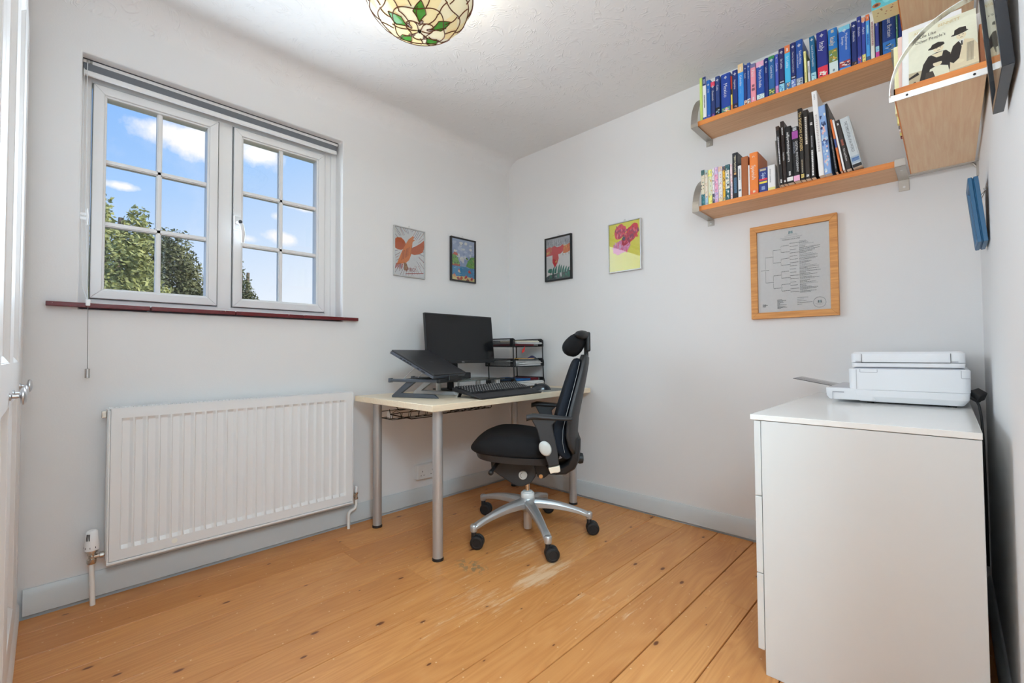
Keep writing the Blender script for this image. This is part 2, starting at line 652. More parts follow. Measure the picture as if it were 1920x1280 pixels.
def make_floor():
    gaps = [0.0215, 0.150, 0.335, 0.517, 0.70, 0.872, 1.055, 1.222, 1.405, 1.58, 1.757, 1.935, 2.113, 2.29, 2.468, 2.75, 3.0, 3.3, 3.6, 3.9]
    joints = {0: [-1.20], 1: [-1.48], 2: [-1.52], 3: [-1.30], 4: [-1.395, -0.2], 5: [-1.33], 6: [-0.13], 7: [-0.135], 8: [-1.02], 9: [-0.12], 10: [-0.7]}
    b = MB()
    cols = []
    for i in range(len(gaps)-1):
        wd = rnd.choice([0.0012, 0.0014, 0.0019, 0.0026])
        x0, x1 = gaps[i]+wd, gaps[i+1]-wd
        ys = [-4.5] + joints.get(i, []) + [-0.0195]
        for y0, y1 in zip(ys[:-1], ys[1:]):
            n0 = len(b.f)
            e = 0.0012
            sk = rnd.uniform(-0.0016, 0.0016)
            top = [(x0+sk+e, y0+e, 0), (x1+sk-e, y0+e, 0), (x1-e, y1-e, 0), (x0+e, y1-e, 0)]
            low = [(x0+sk, y0, -0.002), (x1+sk, y0, -0.002), (x1, y1, -0.002), (x0, y1, -0.002)]
            bot = [(p[0], p[1], -0.02) for p in low]
            b.loft([bot, low, top])
            c = (rnd.random(), rnd.random(), 0)
            cols += [c]*(len(b.f)-n0)
    b.m = 1
    b.box(-0.05, 4.0, -4.52, 0.05, -0.06, -0.021)
    cols += [(0, 0, 0)]*6
    o = b.build('floor', [floor_material(), mat('dark_void', S(40, 26, 16), rough=0.9)])
    at = o.data.color_attributes.new('Col', 'FLOAT_COLOR', 'CORNER')
    k = 0
    for p, c in zip(o.data.polygons, cols):
        for _ in range(p.loop_total):
            at.data[k].color = (*c, 1)
            k += 1
    struct(o)

make_floor()

def ceiling_material():
    m = bpy.data.materials.new('textured_ceiling_plaster')
    m.use_nodes = True
    nt = m.node_tree
    b = nt.nodes['Principled BSDF']
    b.inputs['Base Color'].default_value = (0.81, 0.81, 0.81, 1)
    b.inputs['Roughness'].default_value = 0.8
    b.inputs['Specular IOR Level'].default_value = 0.2
    tc = nd(nt, 'ShaderNodeTexCoord')
    n1 = nd(nt, 'ShaderNodeTexNoise')
    n1.inputs['Scale'].default_value = 5.0
    n1.inputs['Detail'].default_value = 2
    n1.inputs['Distortion'].default_value = 1.6
    lk(nt, tc.outputs['Object'], n1.inputs['Vector'])
    s = mth(nt, 'SINE', mth(nt, 'MULTIPLY', n1.outputs[0], 90.0))
    n2 = nd(nt, 'ShaderNodeTexNoise')
    n2.inputs['Scale'].default_value = 22
    n2.inputs['Detail'].default_value = 4
    lk(nt, tc.outputs['Object'], n2.inputs['Vector'])
    ridge = mth(nt, 'MULTIPLY', mth(nt, 'POWER', mth(nt, 'MAXIMUM', s, 0.0), 3.0), mth(nt, 'MULTIPLY', mth(nt, 'SUBTRACT', n2.outputs[0], 0.46, clamp=True), 4.0))
    h = mth(nt, 'ADD', ridge, mth(nt, 'MULTIPLY', n2.outputs[0], 0.25))
    bp = nd(nt, 'ShaderNodeBump')
    bp.inputs['Strength'].default_value = 0.55
    bp.inputs['Distance'].default_value = 0.0035
    lk(nt, h, bp.inputs['Height'])
    lk(nt, bp.outputs[0], b.inputs['Normal'])
    return m

def make_shell():
    x0 = -0.28                                      # left wall, one piece round the window opening
    ys, zs_ = (-3.1, WY0, WY1, 0.25), (-0.05, WZ0-0.0225, WZ1, CZ+0.02)
    b = MB()
    for x in (0.0, x0):
        o = len(b.v)
        b.v += [(x, y, z) for y in ys for z in zs_]
        for i in range(3):
            for j in range(3):
                if (i, j) != (1, 1):
                    b.face([o+i*4+j, o+(i+1)*4+j, o+(i+1)*4+j+1, o+i*4+j+1])
    for p, q in (((1, 1), (2, 1)), ((2, 1), (2, 2)), ((2, 2), (1, 2)), ((1, 2), (1, 1)), ((0, 0), (3, 0)), ((3, 0), (3, 3)), ((3, 3), (0, 3)), ((0, 3), (0, 0))):
        k, l = p[0]*4+p[1], q[0]*4+q[1]
        b.face([k, l, 16+l, 16+k])
    struct(b.build('wall_left', M_WALL, bevel=0.006, seg=3))
    struct(MB().box(0, RX, 0, 0.25, -0.05, CZ+0.02).build('wall_back', M_WALL))
    b = MB()                                        # right wall, unseen doorway added beside the camera to let fill in
    b.box(RX, RX+0.14, -1.78, 0.25, -0.05, CZ+0.02)
    b.box(RX, RX+0.14, -2.58, -1.78, 2.04, CZ+0.02)
    b.box(RX, RX+0.14, -3.0, -2.58, -0.05, CZ+0.02)
    struct(b.build('wall_right', M_WALL))
    struct(MB().box(0, 2.12, -3.1, -3.0, -0.05, CZ+0.02).build('wall_front', M_WALL))
    # ceiling with a soft cove along the window wall
    b = MB()
    R = 0.11
    prof = [(0.0, CZ-R)] + [(R-R*math.cos(t), CZ-R+R*math.sin(t)) for t in [math.pi/2*k/10 for k in range(1, 11)]] + [(4.0, CZ), (4.0, CZ+0.14), (-0.3, CZ+0.14), (-0.3, CZ+0.02), (0, CZ+0.02)]
    b.prism([(x, -4.6, z) for x, z in prof], (0, 4.83, 0))
    struct(b.build('ceiling', ceiling_material(), smooth=25))
    # landing beyond the doorway
    b = MB()
    b.box(4.0, 4.1, -4.5, 0.1, -0.05, CZ+0.02)
    b.box(1.0, 4.0, -4.6, -4.5, -0.05, CZ+0.02)
    b.box(0.9, 1.0, -4.6, -3.1, -0.05, CZ+0.02)
    b.box(RX+0.14, 4.0, -0.05, 0.05, -0.05, CZ+0.02)
    struct(b.build('wall_landing', M_WALL))
    for name, p, e in (('baseboard_left', [(0, -2.6), (0.018, -2.6)], 'y'), ('baseboard_back', None, 'x'), ('baseboard_right', None, 'r')):
        prof = [(0, 0.008), (0.018, 0.008), (0.018, 0.083), (0.006, 0.104), (0, 0.104)]
        b = MB()
        if e == 'y':
            b.prism([(d, -2.6, z) for d, z in prof], (0, 2.6, 0))
        elif e == 'x':
            b.prism([(0.018, -d, z) for d, z in prof], (RX-0.036, 0, 0))
        else:
            b.prism([(RX-d, -1.76, z) for d, z in prof], (0, 1.76, 0))
        struct(b.build(name, M_SKIRT, bevel=0.0015))

make_shell()

# ---------------------------------------------------------------- window
M_UPVC = mat('white_window_plastic', (0.82, 0.825, 0.83), rough=0.3, var=0.01)
M_GLASS = glass_mat('window_glass', refl=0.45)

def frame_rect(b, x0, x1, ya, yb, za, zb, w):
    """four mitred bars round a rectangle in the window plane"""
    for p in ([(ya, za), (yb, za), (yb-w, za+w), (ya+w, za+w)], [(yb, za), (yb, zb), (yb-w, zb-w), (yb-w, za+w)],
              [(yb, zb), (ya, zb), (ya+w, zb-w), (yb-w, zb-w)], [(ya, zb), (ya, za), (ya+w, za+w), (ya+w, zb-w)]):
        b.prism([(x0, y, z) for y, z in p], (x1-x0, 0, 0))

def make_window():
    root = thing('window_1', 'white two-casement window with glazing bars over the radiator', 'window', (-0.1, -1.92, WZ0))
    root['kind'] = 'structure'
    b = MB()
    b.box(-0.155, -0.095, WY0, -2.432, WZ0, WZ1)
    b.box(-0.155, -0.095, -1.438, WY1, WZ0, WZ1)
    b.box(-0.155, -0.095, -2.434, -1.436, WZ0, 1.211)
    b.box(-0.155, -0.095, -2.434, -1.436, 2.132, WZ1)
    b.box(-0.095, -0.088, -1.405, WY1, WZ0, WZ1)
    b.box(-0.155, -0.0945, -1.969, -1.908, 1.20, 2.14)
    b.build('outer_frame', M_UPVC, root, bevel=0.003)
    for k, (ya, yb) in enumerate(((-2.428, -1.973), (-1.904, -1.442))):
        za, zb = 1.2145, 2.128
        b = MB()
        frame_rect(b, -0.15, -0.082, ya, yb, za, zb, 0.036)
        frame_rect(b, -0.145, -0.09, ya+0.034, yb-0.034, za+0.034, zb-0.034, 0.010)
        s = b.build('sash', M_UPVC, root, bevel=0.0025)
        g0, g1, h0, h1 = ya+0.043, yb-0.043, za+0.043, zb-0.043
        p = MB().box(-0.122, -0.118, g0-0.003, g1+0.003, h0-0.003, h1+0.003)
        p.build('pane', M_GLASS, s)
        b = MB()
        ym = (g0+g1)/2
        for xx0, xx1, w in ((-0.117, -0.106, 0.010), (-0.134, -0.123, 0.010), (-0.106, -0.101, 0.006)):
            b.box(xx0, xx1, ym-w, ym+w, h0, h1)
            for t in (1/3, 2/3):
                z = h0+(h1-h0)*t + (0.006 if t < 0.5 else 0.0)
                b.box(xx0, xx1, g0, g1, z-w, z+w)
        b.build('glazing_bars', M_UPVC, s)
        b = MB()                                    # dark rubber line round the sash
        frame_rect(b, -0.0945, -0.0925, ya-0.003, yb+0.003, za-0.003, zb+0.003, 0.0035)
        b.build('gasket', mat('grey_rubber', S(120, 122, 122), rough=0.7), s)
        if k == 1:
            hy = ya+0.014
            b = MB()
            b.box(-0.083, -0.068, hy-0.014, hy+0.014, 1.605, 1.672)
            b.tube([(-0.07, hy, 1.638), (-0.045, hy+0.004, 1.636), (-0.032, hy+0.010, 1.62), (-0.030, hy+0.016, 1.58), (-0.040, hy+0.017, 1.535)], [0.010, 0.010, 0.010, 0.009, 0.007], 10)
            h = b.build('handle', M_UPVC, s, bevel=0.002, smooth=40)
            MB().cyl((-0.040, hy+0.003, 1.636), 0.009, 0.011, 'X', 14).build('lock_button', mat('dark_grey_plastic', S(70, 74, 80), rough=0.4), h)
    # oxblood quarry tile sill
    tiles = MB()
    for ya, yb in ((-2.556, -2.243), (-2.238, -1.921), (-1.916, -1.600), (-1.597, -1.290)):
        tiles.box(-0.10, 0.032, ya, yb, 1.165, 1.1825)
    m = bpy.data.materials.new('oxblood_glazed_tile')
    m.use_nodes = True
    nt = m.node_tree
    bs = nt.nodes['Principled BSDF']
    tc = nd(nt, 'ShaderNodeTexCoord')
    nz = nd(nt, 'ShaderNodeTexNoise')
    nz.inputs['Scale'].default_value = 70
    nz.inputs['Detail'].default_value = 5
    lk(nt, tc.outputs['Object'], nz.inputs['Vector'])
    chip = ramp(nt, nz.outputs[0], [(0.0, S(120, 26, 30)), (0.62, S(98, 22, 26)), (0.70, S(92, 20, 24)), (0.72, S(190, 150, 140))])
    lk(nt, chip, bs.inputs['Base Color'])
    bs.inputs['Roughness'].default_value = 0.3
    tiles.build('tiled_sill', m, root, bevel=0.002)

make_window()

def make_blind():
    r = thing('roller_blind', 'grey roller blind rolled up at the top of the window', 'blind', (-0.03, -1.93, 2.13))
    y0, y1 = WY0+0.002, -1.381
    b = MB()
    b.box(-0.094, -0.049, y0, y1, 2.188, 2.2035)
    b.build('headrail', M_UPVC, r, bevel=0.002)
    MB().box(-0.094, -0.0475, y0, y1, 2.2037, 2.2065).build('top_track', mat('dark_grey_plastic', S(70, 74, 80)), r)
    b = MB()
    b.lathe([(0.0155, 0), (0.0155, y1-y0-0.016)], (-0.071, y0+0.008, 2.172), 'Y', 24)
    b.box(-0.054, -0.0495, y0+0.002, y1-0.008, 2.158, 2.189)
    b.build('rolled_fabric', mat('slate_blind_cloth', A(98, 102, 108), rough=0.85, bump=0.3, bscale=500), r, smooth=40)
    MB().box(-0.060, -0.047, y0+0.002, y1-0.006, 2.138, 2.159).build('bottom_bar', M_UPVC, r, bevel=0.003)
    b = MB()
    b.box(-0.049, -0.045, -2.453, -2.447, 2.190, 2.202)
    b.box(-0.049, -0.045, -2.444, -2.435, 2.189, 2.201)
    b.build('cord_catch', mat('grey_steel', (0.35, 0.35, 0.34), rough=0.35, metal=0.9), r)
    M_CLR = mat('clear_plastic_cord', (0.78, 0.80, 0.82), rough=0.2)
    b = MB()
    b.tube([(-0.042, -2.450, 2.19), (-0.03, -2.448, 1.6), (0.010, -2.441, 1.25), (0.040, -2.439, 1.19)], 0.0014, 6)
    b.tube([(-0.042, -2.460, 2.16), (-0.03, -2.459, 1.53), (0.010, -2.455, 1.25), (0.038, -2.441, 1.19)], 0.0014, 6)
    b.build('looped_cord', M_CLR, r)
    b = MB()
    b.box(-0.001, 0.005, -2.465, -2.447, 1.522, 1.532)
    b.box(-0.001, 0.005, -2.465, -2.447, 1.54, 1.548)
    b.tube([(0.008, -2.446, 1.565), (0.012, -2.444, 1.535), (0.008, -2.446, 1.500)], 0.0028, 8)
    b.build('cord_guide', mat('clear_white_plastic', (0.85, 0.86, 0.87), rough=0.2), r)
    b = MB()
    b.box(0.036, 0.046, -2.446, -2.432, 1.170, 1.196)
    b.build('cord_connector', mat('clear_white_plastic', (0.85, 0.86, 0.87)), r, bevel=0.003)
    p = MB().tube([(0.041, -2.439, 1.17), (0.041, -2.437, 0.92)], 0.0011, 6).build('pull_cord', mat('grey_cord', S(128, 128, 126), rough=0.8), r)
    MB().lathe([(0.004, 0), (0.0078, 0.001), (0.0078, 0.037), (0.004, 0.038)], (0.041, -2.437, 0.883), 'Z', 20).build('cord_weight', mat('brushed_steel', (0.62, 0.61, 0.60), rough=0.28, metal=1.0), r, smooth=40)

make_blind()

# ---------------------------------------------------------------- radiator
def make_radiator():
    M_R = mat('radiator_enamel', (0.83, 0.845, 0.85), rough=0.35, var=0.01)
    y0, y1, z0, z1 = -2.368, -1.359, 0.157, 0.758
    xf = 0.098
    r = thing('radiator', 'white ribbed panel radiator under the window', 'radiator', (0.05, -1.86, z0))
    b = MB()
    ny = []
    n = 23
    a0, a1 = y0+0.032, y1-0.030
    pitch = (a1-a0)/n
    ys = [(y0, 0), (y0+0.018, 0)]
    for i in range(n):
        s = a0+pitch*i
        ys += [(s, 0), (s+0.0045, 1), (s+pitch*0.60, 1), (s+pitch*0.60+0.011, 0)]
    ys += [(y1-0.012, 0), (y1, 0)]
    zs = [(z0, 0), (z0+0.040, 0), (z0+0.058, 1), (z1-0.052, 1), (z1-0.038, 0), (z1, 0)]
    rings = []
    for z, kz in zs:
        rings.append([(xf-0.0095*ky*kz, y, z) for y, ky in ys])
    b.loft(rings, caps=False, closed=False)
    b.build('front_panel', M_R, r, smooth=20)
    b = MB()                                        # pressed rim round the front panel and the back panel
    frame = [(y0-0.001, z0), (y1+0.001, z0), (y1+0.001, z1), (y0-0.001, z1)]
    b.box(xf-0.016, xf-0.0078, y0-0.002, y1+0.002, z0-0.002, z1+0.001)
    b.box(xf-0.010, xf+0.001, y0-0.008, y0-0.001, z0-0.004, z1-0.006)
    b.box(xf-0.010, xf+0.001, y1+0.001, y1+0.007, z0-0.004, z1-0.004)
    b.box(xf-0.012, xf+0.004, y0-0.008, y1+0.007, z0-0.012, z0-0.002)
    b.box(0.030, 0.042, y0+0.004, y1-0.004, z0, z1-0.006)
    b.build('casing', M_R, r, bevel=0.002)
    for ya in (y0-0.010, y1+0.004):
        MB().box(0.036, xf-0.006, ya, ya+0.007, z0+0.006, z1-0.002).build('side_cover', M_R, r, bevel=0.001)
    b = MB()                                        # slotted top grille
    b.box(xf-0.020, xf-0.002, y0-0.004, y1+0.004, z1, z1+0.0035)
    b.box(0.034, 0.046, y0-0.004, y1+0.004, z1, z1+0.0035)
    k = y0
    while k < y1:
        b.box(0.046, xf-0.020, k, k+0.007, z1, z1+0.0035)
        k += 0.0145
    b.build('top_grille', M_R, r)
    MB().box(0.044, xf-0.018, y0+0.01, y1-0.01, 0.60, 0.70).build('convector_fins', mat('dark_enamel', S(70, 70, 70), rough=0.8), r)
    MB().cyl((xf, -2.158, 0.1795), 0.0105, 0.0008, 'X', 24).build('round_sticker', mat('aged_sticker', A(220, 220, 205), rough=0.5), r)
    b = MB()
    b.box(0.046, 0.062, y0-0.026, y0-0.010, 0.722, 0.750)
    b.build('bleed_plug', mat('nickel', (0.60, 0.57, 0.52), rough=0.25, metal=1.0), r, bevel=0.002)
    # thermostatic valve, flow pipe
    M_NI = mat('nickel', (0.60, 0.57, 0.52))
    M_PIPE = mat('painted_pipe', A(205, 204, 200), rough=0.4)
    v = MB()
    yy = -2.416
    v.lathe([(0.013, 0.160), (0.015, 0.166), (0.015, 0.178), (0.010, 0.181), (0.010, 0.190), (0.013, 0.194), (0.013, 0.204), (0.018, 0.206), (0.018, 0.215)], (0.07, yy, 0), 'Z', 12)
    v.lathe([(0.009, 0), (0.009, 0.016), (0.013, 0.017), (0.013, 0.028), (0.008, 0.029), (0.008, 0.045)], (0.07, yy+0.006, 0.186), 'Y', 12)
    vv = v.build('valve_body', M_NI, r, smooth=30)
    h = MB().lathe([(0.012, 0.210), (0.022, 0.214), (0.0225, 0.232), (0.0195, 0.262), (0.0175, 0.284), (0.013, 0.289), (0.002, 0.290)], (0.07, yy, 0), 'Z', 24).build('thermostat_head', mat('valve_white_plastic', A(225, 228, 235, 0.8), rough=0.35), vv, smooth=40)
    s = MB()
    for k in range(-1, 2):
        a = math.radians(-38 + k*14)
        rr = 0.0193
        s.obox((0.07+math.cos(a)*rr, yy+math.sin(a)*rr, 0.266), (math.cos(a)*0.001, math.sin(a)*0.001, 0), (-math.sin(a)*0.0011, math.cos(a)*0.0011, 0), (-0.0008*math.cos(a), -0.0008*math.sin(a), 0.0125))
    for k in range(4):
        a = math.radians(-100 + k*42)
        s.obox((0.07+math.cos(a)*0.0222, yy+math.sin(a)*0.0222, 0.226), (math.cos(a)*0.001, math.sin(a)*0.001, 0), (-math.sin(a)*0.0008, math.cos(a)*0.0008, 0), (0, 0, 0.003))
    s.build('vent_slots', mat('black_plastic', S(26, 26, 28), rough=0.45), vv)
    MB().tube([(0.07, yy, 0.162), (0.071, yy+0.002, 0.08), (0.073, yy+0.005, -0.002)], 0.0085, 12).build('flow_pipe', M_PIPE, r, smooth=40)
    b = MB()
    y2 = -1.317
    b.lathe([(0.009, 0.150), (0.011, 0.152), (0.011, 0.162), (0.008, 0.165), (0.008, 0.176), (0.011, 0.180), (0.011, 0.190)], (0.062, y2, 0), 'Z', 12)
    b.lathe([(0.007, 0), (0.007, 0.012), (0.011, 0.013), (0.011, 0.024), (0.006, 0.025), (0.006, 0.038)], (0.062, y2-0.04, 0.176), 'Y', 12)
    lv = b.build('lockshield_valve', M_NI, r, smooth=30)
    MB().lathe([(0.0085, 0.188), (0.009, 0.19), (0.0085, 0.222), (0.003, 0.225)], (0.062, y2, 0), 'Z', 16).build('valve_cap', mat('valve_white_plastic', (0.8, 0.8, 0.8)), lv, smooth=40)
    MB().tube([(0.062, y2, 0.155), (0.062, y2, 0.118), (0.062, y2-0.006, 0.103), (0.062, y2-0.016, 0.098), (0.064, y2-0.034, 0.094), (0.066, y2-0.044, 0.086), (0.068, y2-0.047, 0.072), (0.068, y2-0.047, -0.002)], 0.0082, 12).build('return_pipe', M_PIPE, r, smooth=40)

make_radiator()

# ---------------------------------------------------------------- wardrobe
def make_wardrobe():
    M_W = mat('wardrobe_gloss_white', (0.82, 0.82, 0.82), rough=0.42, var=0.004)
    M_K = mat('brushed_pewter', (0.60, 0.60, 0.61), rough=0.3, metal=1.0)
    r = thing('wardrobe', 'white panelled built-in wardrobe with round pewter knobs at the left edge', 'wardrobe', (1.0, -2.8, 0))
    b = MB()
    b.box(0.02, 2.10, -2.98, -2.636, 0.0, CZ-0.004)
    b.box(0.02, 2.10, -2.640, -2.618, 2.20, CZ-0.004)
    b.prism([(0.02, -2.64, 0), (0.02, -2.606, 0), (0.02, -2.606, 0.055), (0.02, -2.614, 0.075), (0.02, -2.64, 0.075)], (2.08, 0, 0))
    b.build('carcass', M_W, r, bevel=0.002)
    for x0, x1, kn in ((0.028, 0.298, 0.268), (0.302, 0.758, 0.690), (0.762, 1.218, 0.835), (1.222, 1.655, None), (1.659, 2.095, None)):
        b = MB()
        z0, z1 = 0.085, 2.19
        st = 0.075
        b.box(x0, x0+st, YF-0.022, YF, z0, z1)
        b.box(x1-st, x1, YF-0.022, YF, z0, z1)
        for za, zb in ((z0, z0+0.10), (0.845, 0.955), (z1-0.10, z1)):
            b.box(x0+st, x1-st, YF-0.022, YF, za, zb)
        b.box(x0+st-0.005, x1-st+0.005, YF-0.020, YF-0.012, z0+0.05, z1-0.05)
        for za, zb in ((z0+0.10, 0.845), (0.955, z1-0.10)):   # ovolo bead and fielded panel
            xa, xb = x0+st, x1-st
            for p in ([(xa, za), (xb, za), (xb-0.016, za+0.016), (xa+0.016, za+0.016)], [(xb, za), (xb, zb), (xb-0.016, zb-0.016), (xb-0.016, za+0.016)], [(xb, zb), (xa, zb), (xa+0.016, zb-0.016), (xb-0.016, zb-0.016)], [(xa, zb), (xa, za), (xa+0.016, za+0.016), (xa+0.016, zb-0.016)]):
                q = [(p[0][0], YF-0.001, p[0][1]), (p[1][0], YF-0.001, p[1][1]), (p[2][0], YF-0.0105, p[2][1]), (p[3][0], YF-0.0105, p[3][1])]
                b.prism(q, (0, -0.004, 0))
        d = b.build('door', M_W, r, bevel=0.0015)
        if kn:
            k = MB()
            k.lathe([(0.010, 0.0), (0.010, 0.003), (0.0055, 0.005), (0.0050, 0.016), (0.008, 0.0175), (0.018, 0.019), (0.0215, 0.022), (0.0215, 0.025), (0.016, 0.029), (0.004, 0.031)], (kn, YF, 0.872), 'Y', 24)
            k.build('knob', M_K, d, smooth=40)

make_wardrobe()

# ---------------------------------------------------------------- ceiling lamp
def make_lamp():
    c = Vector((1.072, -1.578, 0))
    zb, a, h = 2.203, 0.205, 0.150
    r = thing('ceiling_lamp', 'stained glass bowl ceiling lamp with green diamonds', 'lamp', (c.x, c.y, CZ))
    def P(t, ph, off=0.0):
        """t: 0 at the foot, 1 at the rim"""
        th = t*1.42
        return Vector((c.x+(a+off)*math.sin(th)*math.cos(ph), c.y+(a+off)*math.sin(th)*math.sin(ph), zb+h-(h+off)*math.cos(th)))
    NR, NS = 24, 48
    shade = MB()
    cols = []
    creams = [A(252, 236, 205, .9), A(250, 226, 178, .9), A(255, 240, 215, .9), A(246, 218, 165, .9)]
    rows = [0.0, 0.16, 0.36, 0.56, 0.78, 1.0]
    nsec = [6, 8, 12, 12, 16]
    rings = [[P(i/NR, 2*math.pi*k/NS) for k in range(NS)] for i in range(NR+1)]
    rings[0] = [P(0.004, 2*math.pi*k/NS) for k in range(NS)]
    shade.loft(rings, caps=False)
    g = shade.build('glass_bowl', None or lamp_glass(), r, smooth=60)
    at = g.data.color_attributes.new('Col', 'FLOAT_COLOR', 'CORNER')
    rr = random.Random(5)
    table = {}
    i = 0
    for p in g.data.polygons:
        q = p.center
        ph = math.atan2(q.y-c.y, q.x-c.x) % (2*math.pi)
        th = math.acos(max(-1, min(1, (zb+h-q.z)/h)))/1.42
        row = max(k for k in range(5) if rows[k] <= th+1e-6)
        key = (row, int(ph/(2*math.pi)*nsec[row]))
        if key not in table:
            table[key] = rr.choice(creams)
        for _ in range(p.loop_total):
            at.data[i].color = (*table[key], 1)
            i += 1
    lead = MB()
    def curve(fn, n, rad):
        lead.tube([fn(k/n) for k in range(n+1)], rad, 6)
    for j, t in enumerate(rows[1:-1]):
        ns = nsec[j]
        curve(lambda s: P(t+0.035*math.sin(s*2*math.pi*ns/2+j*1.3), 2*math.pi*s, 0.001), 96, 0.0020)
    lead.tube([P(1.0, 2*math.pi*k/48, 0.001) for k in range(48)], 0.004, 6, closed=True)
    for j in range(5):
        for k in range(nsec[j]):
            ph = 2*math.pi*(k+0.15*j)/nsec[j]
            t0, t1 = max(rows[j], 0.03), rows[j+1]
            bend = 0.16/(j+1)*(1 if (k+j) % 2 else -1)
            curve(lambda s: P(t0+(t1-t0)*s, ph+bend*math.sin(math.pi*s), 0.001), 7, 0.0020)
    lead.build('leading', mat('copper_foil', S(104, 58, 26), rough=0.4, metal=0.4), r, smooth=60)
    # green diamonds, speckled petals
    for k in range(5):
        ph = math.radians(-34 + 72*k)
        q = [(0.50, 0), (0.64, 0.16), (0.80, 0.02), (0.66, -0.15)]
        q = [(t-0.36, ph+d*1.9) for t, d in q]
        d = MB()
        n = 5
        grid = []
        for u in range(n+1):
            row = []
            for v in range(n+1):
                fu, fv = u/n, v/n
                t = (q[0][0]*(1-fu)+q[1][0]*fu)*(1-fv)+(q[3][0]*(1-fu)+q[2][0]*fu)*fv
                w = (q[0][1]*(1-fu)+q[1][1]*fu)*(1-fv)+(q[3][1]*(1-fu)+q[2][1]*fu)*fv
                row.append(P(t, w, 0.0012))
            grid.append(row)
        d.loft(grid, caps=False, closed=False)
        d.build('green_diamond', lamp_glass('green_lamp_glass', S(88, 168, 70)), r, smooth=60)
        lb = MB()
        for (ta, wa), (tb, wb) in zip(q, q[1:]+q[:1]):
            lb.tube([P(ta+(tb-ta)*s/6, wa+(wb-wa)*s/6, 0.002) for s in range(7)], 0.0017, 6)
        lb.build('diamond_leading', mat('copper_foil', S(104, 58, 26)), r, smooth=60)
        for dw, tt, rl in ((0.34, 0.86, 0.5), (-0.30, 0.90, -0.5), (0.10, 0.14, 0.9)):
            e = MB()
            cen = [P(tt+0.055*math.cos(x)*math.cos(rl)-0.03*math.sin(x)*math.sin(rl), ph+dw+(0.055*math.cos(x)*math.sin(rl)+0.03*math.sin(x)*math.cos(rl))*1.4/max(math.sin(tt*1.42), 0.35), 0.0013) for x in [2*math.pi*s/16 for s in range(16)]]
            e.v = [tuple(p) for p in cen]
            e.face(range(16))
            e.build('speckled_petal', lamp_glass('speckled_lamp_glass', S(226, 214, 206), True), r)
            MB().tube(cen, 0.0014, 6, closed=True).build('petal_leading', mat('copper_foil', S(104, 58, 26)), r, smooth=60)
    MB().lathe([(0.003, -0.008), (0.007, -0.004), (0.008, 0.002), (0.004, 0.004)], (c.x, c.y, zb), 'Z', 16).build('finial', mat('dark_bronze', S(46, 34, 26), rough=0.35, metal=0.8), r, smooth=50)
    b = MB()
    b.lathe([(0.06, -0.02), (0.055, -0.006), (0.05, 0)], (c.x, c.y, CZ), 'Z', 28)
    for k in range(3):
        ph = math.radians(20+120*k)
        b.tube([P(1.0, ph), (c.x+0.045*math.cos(ph), c.y+0.045*math.sin(ph), CZ-0.012)], 0.002, 6)
    b.build('ceiling_rose', mat('dark_bronze', S(46, 34, 26)), r, smooth=50)
    MB().ball((c.x, c.y, 2.40), (0.028, 0.028, 0.04)).build('bulb', emissive('bulb_glow', (1.0, 0.9, 0.75), 3.0), r, smooth=60)
    l = lamp('lamp_bulb_light', 'POINT', (c.x, c.y, 2.34), 5.0, (0.97, 0.95, 0.95))
    l.data.shadow_soft_size = 0.04

def lamp_glass(name='cream_lamp_glass', col=None, speck=False):
    if name in _M:
        return _M[name]
    m = bpy.data.materials.new(name)
    m.use_nodes = True
    nt = m.node_tree
    nt.nodes.clear()
    tc = nd(nt, 'ShaderNodeTexCoord')
    nz = nd(nt, 'ShaderNodeTexNoise')
    nz.inputs['Scale'].default_value = 420 if speck else 26
    nz.inputs['Detail'].default_value = 3
    lk(nt, tc.outputs['Object'], nz.inputs['Vector'])
    if col is None:
        at = nd(nt, 'ShaderNodeAttribute', attribute_name='Col')
        c = mixc(nt, mth(nt, 'MULTIPLY', nz.outputs[0], 0.25), at.outputs['Color'], (0.85, 0.62, 0.36))
    elif speck:
        c = ramp(nt, nz.outputs[0], [(0.5, col), (0.58, S(110, 84, 70))])
    else:
        c = mixc(nt, nz.outputs[0], tuple(v*0.8 for v in col), tuple(min(1, v*1.3) for v in col))
    d = nd(nt, 'ShaderNodeBsdfDiffuse')
    t = nd(nt, 'ShaderNodeBsdfTranslucent')
    g = nd(nt, 'ShaderNodeBsdfGlossy')
    g.inputs['Roughness'].default_value = 0.12
    lk(nt, c, d.inputs[0])
    lk(nt, c, t.inputs[0])
    m1 = nd(nt, 'ShaderNodeMixShader')
    m1.inputs[0].default_value = 0.035
    lk(nt, d.outputs[0], m1.inputs[1])
    lk(nt, t.outputs[0], m1.inputs[2])
    m2 = nd(nt, 'ShaderNodeMixShader')
    m2.inputs[0].default_value = 0.05
    lk(nt, m1.outputs[0], m2.inputs[1])
    lk(nt, g.outputs[0], m2.inputs[2])
    out = nd(nt, 'ShaderNodeOutputMaterial')
    lk(nt, m2.outputs[0], out.inputs[0])
    _M[name] = m
    return m

def emissive(name, col, strength):
    if name in _M:
        return _M[name]
    m = bpy.data.materials.new(name)
    m.use_nodes = True
    b = m.node_tree.nodes['Principled BSDF']
    b.inputs['Base Color'].default_value = (*col, 1)
    b.inputs['Emission Color'].default_value = (*col, 1)
    b.inputs['Emission Strength'].default_value = strength
    _M[name] = m
    return m

make_lamp()

